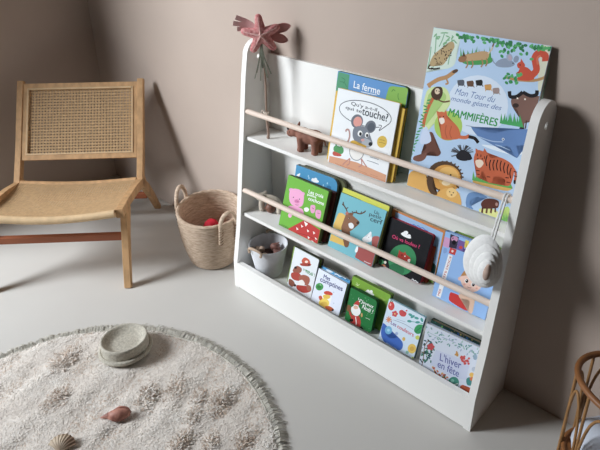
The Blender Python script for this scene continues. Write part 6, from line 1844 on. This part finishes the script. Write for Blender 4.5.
# ------------------------------------------------------------------ rattan doll basket at the right edge
m_rat = mat('honey_rattan', '8c5c36', 0.45, 0.18, 26, 0.1, 60, spec=.4)
m_rat2 = mat('honey_rattan_light', '9c7348', 0.5, 0.14, 30, 0.1, 60)
QX, QY = 1.17, -.130
ra, rb_ = .14, .10
rat = thing('rattan_basket', 'open honey rattan basket with bent cane arches at the wall right of the bookshelf', 'basket', (QX, QY, 0))
def ov(t, z, k=1.0): return Vector((ra * k * math.cos(t), rb_ * k * math.sin(t), z))
p = MB(); p.tube([ov(2 * PI * k / 60,   .300) for k in range(60)], .0066, 12, True); p.build('rim', m_rat, rat, True)
p = MB(); p.tube([ov(2 * PI * k / 60, .092, .93) for k in range(60)], .0055, 10, True); p.build('lower_ring', m_rat, rat, True)
p = MB(); p.tube([ov(2 * PI * k / 60, .030, .96) for k in range(60)], .0065, 10, True); p.build('foot_ring', m_rat, rat, True)
NS = 10
for k in range(NS):
    t = 2 * PI * (k + .28) / NS
    p = MB(); p.tube([ov(t, .298), ov(t, .2, .985), ov(t, .1, .965), ov(t + .02, .0, 1.0)], [.0032, .003, .003, .0036], 8); p.build('strut', m_rat2, rat, True)
    t2 = t + 2 * PI / NS
    p = MB(); p.tube(cat_rom([ov(t + .03, .03, .975), ov(t + .05, .15, .985), ov(t + .14, .235, .99), ov((t + t2) / 2, .268, .995), ov(t2 - .14, .235, .99), ov(t2 - .05, .15, .985), ov(t2 - .03, .03, .975)], 5), .0029, 8); p.build('arch', m_rat2, rat, True)
p = MB(); p.plate([(ra * .90 * math.cos(2 * PI * k / 40), rb_ * .90 * math.sin(2 * PI * k / 40)) for k in range(40)], .088, .094); p.build('base_panel', m_rat, rat, False)
m_bed = mat('white_blue_cotton', (0.62, 0.66, 0.74), 0.9, 0.05, 30, 0.4, 40)
p = MB(); p.lathe([(.0, 0)] + [(.075, .0), (.084, .012), (.086, .03), (.082, .055), (.07, .068), (.04, .075), (.0, .072)], 48, wob=lambda a, i: 1 + .025 * math.sin(5 * a + i))
p.v = [Vector((v.x * 1.38, v.y * .98, v.z + .012 * noise.noise(Vector((v.x * 20, v.y * 20, 1))) * (v.z > .01))) for v in p.v]
solo(p, 'cushion', m_bed, 'white and pale blue cushion inside the rattan basket', 'cushion', (QX, QY, .0945), None, True, 60, world=False)

# ------------------------------------------------------------------ light
W = bpy.data.worlds.new('daylight'); bpy.context.scene.world = W; W.use_nodes = True
bg = W.node_tree.nodes['Background']; bg.inputs[0].default_value = (.80, .90, 1.0, 1); bg.inputs[1].default_value = SKY
L = bpy.data.lights.new('window_daylight', 'AREA'); L.shape = 'DISK'; L.size = LSIZE
L.energy = WATTS; L.color = LCOL
lo = bpy.data.objects.new('window_daylight', L); C.objects.link(lo)
lo.location = LPOS
lo.rotation_euler = (Vector(LAIM) - Vector(LPOS)).to_track_quat('-Z', 'Y').to_euler()

# ------------------------------------------------------------------ camera
cam = bpy.data.cameras.new('camera'); co = bpy.data.objects.new('camera', cam); C.objects.link(co)
bpy.context.scene.camera = co
yaw, pitch, roll = -.7369, .4427, -.0036
fwd = Vector((math.sin(yaw) * math.cos(pitch), math.cos(yaw) * math.cos(pitch), -math.sin(pitch)))
rgt = Vector((math.cos(yaw), -math.sin(yaw), 0)); upv = rgt.cross(fwd)
r2 = rgt * math.cos(roll) + upv * math.sin(roll); u2 = -rgt * math.sin(roll) + upv * math.cos(roll)
Mx = Matrix((r2, u2, -fwd)).transposed().to_4x4(); Mx.translation = Vector((1.207085, -1.139085, 1.154895))
co.matrix_world = Mx
cam.sensor_width = 36; cam.lens = 564.8828 / 600 * 36; cam.shift_x = -10.3792 / 600; cam.shift_y = -58.646 / 600
cam.clip_start = .02
sc_ = bpy.context.scene
sc_.view_settings.view_transform = 'Standard'; sc_.view_settings.look = 'None'; sc_.view_settings.gamma = 1.0
sc_.view_settings.use_curve_mapping = False; sc_.view_settings.exposure = EXPOSURE
